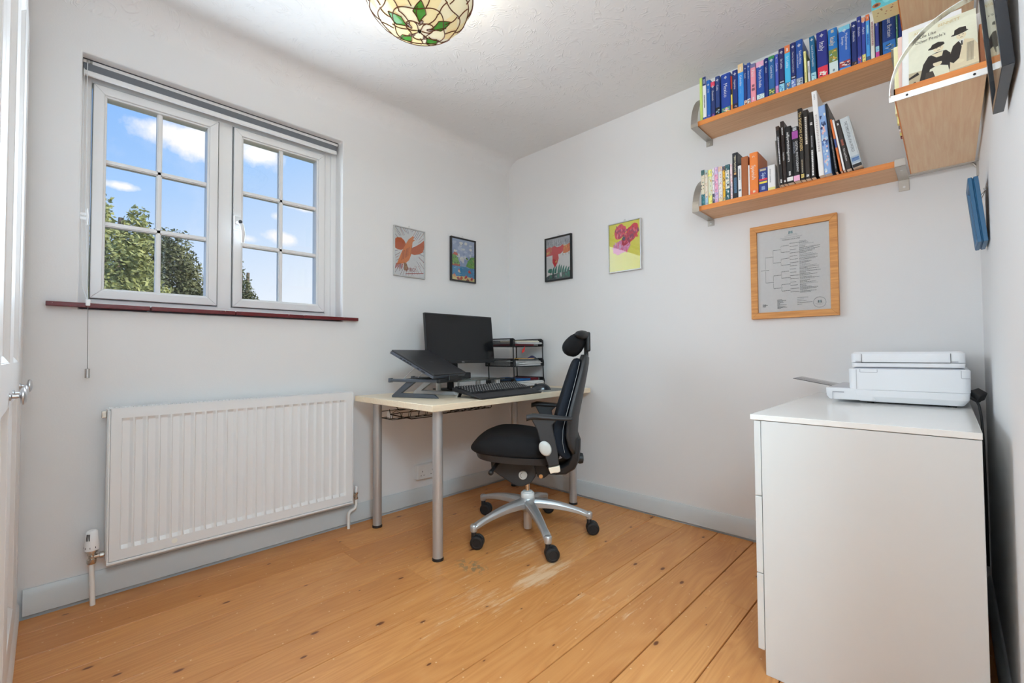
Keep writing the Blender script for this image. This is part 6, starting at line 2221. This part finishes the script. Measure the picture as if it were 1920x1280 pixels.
GT = 'large books leaning at the middle of the lower shelf'
TALL = [
    ('thin grey book first of the large books on the lower shelf', 1.953, .0055, .213, -.05, dict(col=A(96, 92, 86), y=-.228, depth=.16)),
    ('tall thin brown and black book beside the grey one', 1.9595, .0135, .274, -.045, dict(col=A(60, 42, 32), bands=[(0, .93, BK)], marks=[(.35, .82, A(200, 200, 205), .3), (.03, .09, A(220, 220, 220), .4)])),
    ('tall dark brown book titled in small white script', 1.9745, .0135, .290, -.030, dict(col=BR, title='Frida Kahlo', tsize=.0055, tz=.50, marks=[(.78, .90, A(190, 190, 190), .35), (.03, .06, A(220, 220, 220), .5)])),
    ('black book with white lettering self portrait', 1.989, .0245, .258, -.022, dict(col=S(26, 26, 28), title='selfportraitcheguevara', tsize=.0105, tz=.10, tmax=.66, tcol=A(226, 224, 220), bands=[(.03, .10, A(210, 210, 208))], marks=[(.13, .20, A(200, 200, 200), .3)])),
    ('black photography book with a pink and white cover figure', 2.0155, .0245, .245, -.020, dict(col=S(20, 20, 24), title='DIGITAL PHOTOGRAPHY', tsize=.0085, tz=.27, tx=.7, tmax=.62, y=-.240, bands=[(0, .10, A(226, 160, 190)), (.78, .92, A(150, 70, 150))], sub=('MASTERCLASS', .0055, .28, .3, A(150, 160, 175)), marks=[(.93, .99, A(170, 175, 180), .6)])),
    ('tall dark book with gold lettering The Shadow Catchers', 2.0415, .0165, .322, -.020, dict(col=S(34, 28, 24), title='The SHADOW CATCHERS', tsize=.0105, tz=.05, tmax=.62, tcol=A(206, 178, 120), marks=[(.03, .08, A(214, 190, 110), .7), (.10, .28, A(150, 140, 120), .25)])),
    ('tall charcoal book with faint capitals', 2.0595, .0185, .307, -.014, dict(col=S(46, 40, 36), marks=[(.50, .90, A(196, 192, 186), .4), (.03, .06, A(226, 224, 220), .5)])),
    ('black book lettered in white beside the tall white book', 2.080, .0165, .290, -.012, dict(col=BK, marks=[(.03, .42, A(226, 226, 226), .38), (.46, .64, A(140, 140, 145), .25), (.80, .84, A(190, 190, 190), .5)])),
    ('very tall slim white book reaching up before the upper shelf', 2.0985, .0190, .377, -.055, dict(col=A(226, 220, 218), marks=[(.28, .72, A(176, 172, 172), .4), (.90, .96, A(160, 160, 160), .25)])),
    ('tall blue and white patterned book leaning on the white one', 2.1205, .0245, .303, -.058, dict(col=A(126, 156, 198), speck=(46, P_((230, 230, 236), (40, 56, 96), (170, 194, 224), (210, 170, 170), (70, 100, 160))))),
    ('tall thin dark book with grey lines leaning left', 2.1485, .0080, .306, -.100, dict(col=S(26, 28, 34), marks=[(.05, .50, A(120, 124, 130), .4)])),
    ('thin orange and blue booklet leaning left', 2.1745, .0070, .232, -.135, dict(col=A(196, 104, 50), bands=[(.45, .62, A(40, 70, 130))])),
    ('thin white booklet leaning left beside the orange one', 2.1850, .0065, .228, -.150, dict(col=A(220, 218, 214))),
    ('dark grey book with small white lettering leaning left', 2.1930, .0175, .220, -.165, dict(col=S(52, 46, 44), title='The Last Photos', tsize=.0060, tz=.58, tmax=.34, tcol=A(220, 220, 220), marks=[(.90, .94, A(220, 220, 220), .3), (.48, .60, A(150, 80, 60), .4)])),
    ('silver atlas leaning at the right end of the book row', 2.2125, .0320, .222, -.185, dict(col=A(176, 184, 188), title='THE TIMES ATLAS of the WORLD', tsize=.0095, tz=.08, tmax=.62, tcol=A(60, 66, 76), bands=[(.08, .22, A(150, 166, 180)), (0, .06, S(24, 24, 28))], marks=[(.12, .19, A(40, 90, 150), .75)], hard=True, depth=.17)),
]
prev = None
for lab, x0, t, h, lean, kw in TALL:
    kw.setdefault('tcol', WHT)
    kw.setdefault('y', -.236)
    kw.setdefault('depth', .20 if h > .24 else .16)
    if prev:
        px, pt, ph, pl = prev
        x0 = max(x0, px+pt+max(0, pl-lean)*min(h, ph)+0.0004)
    prev = (x0, t, h, lean)
    book(lab, x0, t, h, zs+abs(math.sin(lean))*0.0, group=GT, lean=lean, **kw)

# row on the side shelf: spines face the window, the front one shows its cover
zs = ZL-0.004+0.0242
GS = 'books on the side shelf'
def cover_art():
    a = Art()
    a.rect(0, 0, 1, 1, A(236, 226, 192))
    a.up()
    D, M2, L_ = A(46, 42, 40), A(120, 112, 100), A(214, 202, 172)
    a.poly([(0, 0), (1, 0), (1, 0.16), (0.8, 0.18), (0.0, 0.22)], A(180, 168, 140))
    a.up()
    # woman in a cloche hat, dark coat
    a.poly([(0.16, 0.02), (0.22, 0.30), (0.30, 0.42), (0.42, 0.45), (0.56, 0.44), (0.64, 0.34), (0.62, 0.10), (0.5, 0.02)], D)
    a.poly([(0.34, 0.43), (0.42, 0.36), (0.50, 0.36), (0.52, 0.44)], L_)
    a.disc(0.45, 0.51, 0.075, 0.062, L_)
    a.disc(0.42, 0.555, 0.125, 0.030, D, 18, 0.12)
    a.poly([(0.33, 0.55), (0.36, 0.61), (0.45, 0.63), (0.53, 0.60), (0.54, 0.56)], D)
    # man in a bowler, pale raincoat over a dark suit
    a.poly([(0.60, 0.04), (0.62, 0.36), (0.70, 0.50), (0.80, 0.53), (0.94, 0.48), (1.0, 0.36), (1.0, 0.06)], A(206, 194, 164))
    a.poly([(0.58, 0.22), (0.66, 0.46), (0.76, 0.53), (0.78, 0.40), (0.74, 0.22), (0.66, 0.16)], D)
    a.poly([(0.74, 0.52), (0.82, 0.53), (0.79, 0.42)], A(236, 228, 206))
    a.line(0.785, 0.51, 0.785, 0.43, 0.022, D)
    a.disc(0.78, 0.60, 0.070, 0.062, L_)
    a.disc(0.76, 0.655, 0.125, 0.020, D, 18, 0.10)
    a.poly([(0.68, 0.65), (0.69, 0.73), (0.76, 0.755), (0.85, 0.74), (0.86, 0.665)], D)
    a.up()
    for cx, cy in ((0.45, 0.51), (0.78, 0.60)):
        a.disc(cx-0.025, cy+0.012, 0.012, 0.007, M2, 8)
        a.disc(cx+0.028, cy+0.014, 0.012, 0.007, M2, 8)
        a.disc(cx+0.004, cy-0.030, 0.022, 0.006, M2, 8)
    # child in front
    a.poly([(0.28, 0.0), (0.32, 0.18), (0.44, 0.22), (0.58, 0.16), (0.60, 0.0)], A(226, 216, 190))
    a.poly([(0.24, 0.0), (0.26, 0.14), (0.36, 0.14), (0.40, 0.0)], A(70, 64, 58))
    a.disc(0.43, 0.25, 0.065, 0.050, L_)
    a.poly([(0.36, 0.27), (0.37, 0.31), (0.46, 0.33), (0.52, 0.29), (0.55, 0.27)], D)
    a.disc(0.74, 0.16, 0.07, 0.03, L_)
    a.disc(0.90, 0.14, 0.06, 0.03, L_)
    for k in range(8):
        a.line(0.84+0.012*k, 0.12, 0.86+0.012*k, 0.44, 0.006, M2)
    a.poly([(0, 0.14), (0.14, 0.20), (0.16, 0.15), (0, 0.10)], D)
    a.poly([(0.0, 0.0), (0.1, 0.05), (0.12, 0.0)], D)
    a.up()
    a.text('ALAN', 0.08, 0.90, 0.052, A(190, 170, 120))
    a.text('BENNETT', 0.45, 0.90, 0.052, A(190, 170, 120), maxw=0.5)
    a.text('A Life Like', 0.10, 0.805, 0.052, A(60, 56, 50), maxw=0.50)
    a.text("Other People's", 0.10, 0.715, 0.052, A(60, 56, 50), maxw=0.72)
    return a

def front_book(label, x0, w, h, t, y, lean, col, art=None, z=None, hard=False):
    r = thing('book', label, 'book', (x0, y, (z or zs)+t*math.sin(abs(lean))), (lean, 0, 0), GS)
    b = MB()
    b.box(0, w, 0, 0.0008, 0, h)
    b.box(0, w, t-0.0008, t, 0, h)
    b.box(0, 0.0008, 0, t, 0, h)
    b.build('cover', cover_mat(col), r, local=True)
    MB().box(0.0008, w-0.0005, 0.0008, t-0.0008, 0.0004, h-0.0004).build('page_block', M_PAGES, r, local=True)
    if art:
        art.build('cover_print', r, (0, -0.0003, 0), (w, 0, 0), (0, 0, h), printed('book_ink'), local=True)
    return r

front_book('cream book with a sepia family photograph facing out on the side shelf', 2.430, 0.141, 0.208, 0.018, -0.832, -0.36, A(236, 226, 192), cover_art())
front_book('large white book leaning behind the sepia fronted one', 2.414, 0.130, 0.243, 0.014, -0.812, -0.36, A(232, 230, 236))
front_book('brown card folder beside the wall at the end of the side shelf', 2.5745, 0.0125, 0.135, 0.10, -0.790, 0.0, A(150, 92, 56))
front_book('white box file edge by the wall on the side shelf', 2.5735, 0.0135, 0.225, 0.16, -0.680, 0.0, A(222, 222, 228))
y = -0.708
for lab, t, h, c, kw in (('pink spined book behind the white one on the side shelf', .018, .225, A(240, 186, 176), {}), ('cream spined book standing in the side shelf row', .026, .215, A(240, 222, 170), {}),
                         ('pale yellow spined book in the side shelf row', .022, .205, A(244, 226, 140), dict(marks=[(.0, .2, A(230, 190, 110), .8)])), ('grey and black spined book in the side shelf row', .020, .200, A(120, 122, 126), dict(speck=(16, P_((230, 230, 226), (30, 30, 34))))),
                         ('white spined book in the side shelf row', .024, .195, A(228, 228, 228), {}), ('yellow and white spined book in the side shelf row', .018, .21, A(238, 220, 120), dict(bands=[(0, .12, A(236, 236, 236))])),
                         ('red and black spined book at the far end of the side shelf', .022, .20, A(120, 40, 46), dict(bands=[(0, .5, BK)]))):
    book(lab, 0, t, h, zs, loc=(2.390 if 'pink' not in lab else 2.402, y+t, zs), yaw=-math.pi/2, depth=0.15, col=c, group=GS, seed=int(t*1e4), **kw)
    y += t+0.012 if 'cream' not in lab else t+0.06

# flat box lying on the guidebooks
b_ = thing('storage_box', 'teal and cream box with brown stars overhanging the topmost side shelf', 'box', (2.40, -0.49, 2.176))
bx = MB()
bx.box(2.326, 2.470, -0.530, -0.444, 2.1757, 2.400)
bo = bx.build('carton', mat('cream_carton', A(226, 206, 162), rough=0.7), b_, bevel=0.0015)
a = Art()
a.rect(0, 0, 0.144, 0.224, A(84, 168, 178))
a.up()
rd = random.Random(12)
for k in range(14):
    a.disc(rd.uniform(0.02, 0.12), rd.uniform(0.02, 0.20), rd.uniform(0.006, 0.014), rd.uniform(0.005, 0.010), rd.choice([A(70, 150, 150), A(110, 184, 190), A(70, 170, 130)]), 12, 0, 0.2, k)
a.disc(0.014, 0.014, 0.012, 0.008, A(150, 96, 60))
a.disc(0.014, 0.014, 0.006, 0.004, A(80, 40, 30))
a.build('side_print', b_, (2.326, -0.5303, 2.1757), (1, 0, 0), (0, 0, 1), printed('book_ink'))
a = Art()
def star(x, y, s):
    a.poly([(x+s*(1 if k % 2 == 0 else 0.42)*math.cos(math.pi/5*k+0.3), y+s*(1 if k % 2 == 0 else 0.42)*math.sin(math.pi/5*k+0.3)) for k in range(10)], A(150, 92, 60))
for x, y, s in ((0.025, 0.125, .0075), (0.06, 0.14, .005), (0.045, 0.10, .0045), (0.075, 0.115, .005), (0.03, 0.085, .004), (0.062, 0.155, .006), (0.02, 0.15, .004), (0.08, 0.08, .004), (0.05, 0.07, .005)):
    star(0.072+x*0.75, 0.080-y*0.45, s*0.75)
a.build('star_print', b_, (2.470, -0.530, 2.1755), (-1, 0, 0), (0, 1, 0), printed('book_ink'))

# ---------------------------------------------------------------- chest of drawers, printer
def make_chest():
    M_C = mat('white_lacquered_board', A(208, 210, 209, 0.84), rough=0.30, var=0.012)
    x0, x1, y0, y1 = 2.070, 2.546, -1.030, -0.020
    r = thing('chest_of_drawers', 'white three-drawer chest standing against the right wall', 'chest of drawers', (2.3, -0.52, 0))
    b = MB()
    b.box(x0+0.008, x1, y0, y0+0.018, 0, 0.760)
    b.box(x0+0.008, x1, y1-0.018, y1, 0, 0.760)
    b.box(x0+0.05, x0+0.066, y0+0.018, y1-0.018, 0, 0.07)
    b.box(x1-0.008, x1, y0+0.018, y1-0.018, 0.03, 0.760)
    b.box(x0+0.02, x1-0.008, y0+0.018, y1-0.018, 0.06, 0.076)
    b.build('carcass', M_C, r, bevel=0.001)
    MB().box(x0-0.022, x1+0.001, y0-0.002, y1+0.002, 0.762, 0.778).build('top', mat('white_gloss_top', A(222, 222, 219, 0.80), rough=0.14, var=0.01), r, bevel=0.0012)
    for z0, z1 in ((0.071, 0.297), (0.300, 0.530), (0.533, 0.759)):
        b = MB()
        b.box(x0-0.012, x0+0.006, y0+0.0005, y1-0.0005, z0, z1)
        b.box(x0+0.006, x1-0.05, y0+0.030, y0+0.042, z0+0.02, z1-0.05)
        b.box(x0+0.006, x1-0.05, y1-0.042, y1-0.030, z0+0.02, z1-0.05)
        b.build('drawer', M_C, r, bevel=0.001)

make_chest()

def make_printer():
    M_PW = mat('printer_white_plastic', A(216, 219, 224, 0.80), rough=0.38, var=0.01)
    M_PG = mat('printer_grey_plastic', A(150, 152, 158), rough=0.4)
    r = thing('printer', 'white inkjet printer with its paper tray pulled out on the chest', 'printer', (2.38, -0.25, 0.778))
    y0, y1 = -0.452, -0.030
    zb = 0.785
    def rounded(x0, x1, ya, yb, z, rad, n=5):
        out = []
        for cx, cy, a0 in ((x1-rad, yb-rad, 0), (x0+rad, yb-rad, 90), (x0+rad, ya+rad, 180), (x1-rad, ya+rad, 270)):
            for k in range(n+1):
                a = math.radians(a0+90*k/n)
                out.append((cx+rad*math.cos(a), cy+rad*math.sin(a), z))
        return out
    b = MB()                                        # lower body, tapering in underneath
    b.loft([rounded(2.250, 2.528, y0+0.02, y1, zb, 0.02), rounded(2.226, 2.541, y0+0.002, y1, zb+0.020, 0.02), rounded(2.224, 2.543, y0, y1, zb+0.044, 0.02)])
    b.build('lower_body', M_PW, r, bevel=0.002, smooth=40)
    b = MB()
    b.loft([rounded(2.222, 2.544, y0, y1, zb+0.0446, 0.02), rounded(2.221, 2.545, y0-0.001, y1, zb+0.119, 0.02), rounded(2.225, 2.541, y0+0.004, y1-0.004, zb+0.122, 0.018)])
    ub = b.build('upper_body', M_PW, r, bevel=0.0015, smooth=40)
    s = MB()
    for x in (2.245,):
        s.box(x, x+0.0012, y0-0.0016, y0+0.004, zb+0.046, zb+0.118)
    s.box(2.258, 2.306, y0-0.0016, y0+0.004, zb+0.108, zb+0.1095)
    s.box(2.256, 2.2575, y0-0.0016, y0+0.004, zb+0.1085, zb+0.119)
    s.box(2.306, 2.3075, y0-0.0016, y0+0.004, zb+0.1085, zb+0.119)
    s.box(2.522, 2.5235, y0-0.0014, y0+0.006, zb+0.094, zb+0.119)
    s.box(2.5235, 2.543, y0-0.0014, y0+0.006, zb+0.0925, zb+0.094)
    s.build('panel_seams', M_PG, ub)
    b = MB()
    b.loft([rounded(2.232, 2.534, y0+0.012, y1-0.01, zb+0.1215, 0.016), rounded(2.240, 2.527, y0+0.014, y1-0.012, zb+0.126, 0.016)])
    b.build('control_ledge', M_PG, r)
    b = MB()
    b.loft([rounded(2.232, 2.532, y0+0.004, y1-0.006, zb+0.128, 0.018), rounded(2.230, 2.534, y0+0.002, y1-0.006, zb+0.141, 0.018), rounded(2.230, 2.534, y0+0.002, y1-0.006, zb+0.1425, 0.018)])
    b.build('scanner_bed', M_PW, r, smooth=40)
    b = MB()
    b.loft([rounded(2.230, 2.534, y0+0.003, y1-0.006, zb+0.1445, 0.018), rounded(2.230, 2.534, y0+0.002, y1-0.006, zb+0.176, 0.018), rounded(2.238, 2.526, y0+0.008, y1-0.012, zb+0.183, 0.016)])
    ld = b.build('scanner_lid', M_PW, r, smooth=40)
    s = MB()
    s.box(2.261, 2.2622, y0+0.0006, y0+0.006, zb+0.145, zb+0.176)
    s.box(2.4985, 2.4997, y0+0.0006, y0+0.006, zb+0.145, zb+0.176)
    s.box(2.262, 2.499, y0+0.0006, y0+0.008, zb+0.1435, zb+0.1452)
    s.box(2.244, 2.261, y0+0.0006, y0+0.006, zb+0.1475, zb+0.1485)
    s.box(2.4997, 2.517, y0+0.0006, y0+0.006, zb+0.1475, zb+0.1485)
    s.build('lid_seams', mat('dark_seam', S(60, 62, 66), rough=0.6), ld)
    b = MB()                                        # paper tray reaching out to the left
    b.loft([rounded(2.160, 2.30, y0+0.006, y1-0.07, zb+0.004, 0.012), rounded(2.150, 2.30, y0+0.002, y1-0.066, zb+0.016, 0.014), rounded(2.149, 2.30, y0+0.001, y1-0.065, zb+0.047, 0.014)])
    tr = b.build('paper_tray', M_PW, r, smooth=40, bevel=0.001)
    b = MB()
    b.loft([rounded(2.156, 2.30, y0+0.008, y1-0.072, zb+0.0472, 0.010), rounded(2.156, 2.30, y0+0.008, y1-0.072, zb+0.0492, 0.010)])
    b.build('tray_cover', mat('smoked_tray_plastic', A(168, 169, 174), rough=0.25), tr)
    b = MB()
    b.box(2.172, 2.207, y0-0.0004, y0+0.006, zb+0.030, zb+0.034)
    b.box(2.171, 2.1725, y0-0.0004, y0+0.006, zb+0.004, zb+0.033)
    b.build('release_catch', M_PG, tr)
    b = MB()                                        # translucent paper stop sloping up
    b.obox((2.092, -0.27, zb+0.060), Vector((-0.072, 0, 0.0135)), Vector((0, 0.085, 0)), Vector((0.0002, 0, 0.0012)))
    b.build('paper_support', glass_mat('clear_tray_plastic', (0.80, 0.80, 0.82), refl=0.9, rough=0.15), tr)
    for x, y in ((2.28, y0+0.05), (2.50, y0+0.05), (2.28, y1-0.04), (2.50, y1-0.04)):
        MB().cyl((x, y, 0.7781), 0.011, zb-0.778, 'Z', 14).build('foot', M_BLK, r)
    b = MB()                                        # mains lead with its plug-in block
    b.obox((2.560, -0.40, 0.822), (0.011, -0.006, -0.008), (0.010, 0.017, 0.004), (0.004, -0.003, 0.013))
    b.build('lead_block', M_BLK, r, bevel=0.003)
    b = MB()
    b.tube([(2.538, -0.40, 0.838), (2.547, -0.40, 0.834), (2.553, -0.40, 0.828)], 0.0042, 8)
    b.tube([(2.540, -0.42, 0.820), (2.552, -0.42, 0.808), (2.563, -0.41, 0.802), (2.569, -0.40, 0.808), (2.568, -0.395, 0.816)], 0.003, 8)
    b.tube([(2.556, -0.41, 0.808), (2.562, -0.42, 0.79), (2.566, -0.44, 0.755), (2.568, -0.46, 0.68), (2.569, -0.48, 0.5), (2.568, -0.5, 0.3)], 0.0034, 8)
    b.build('mains_lead', M_BLK, r, smooth=60)

make_printer()
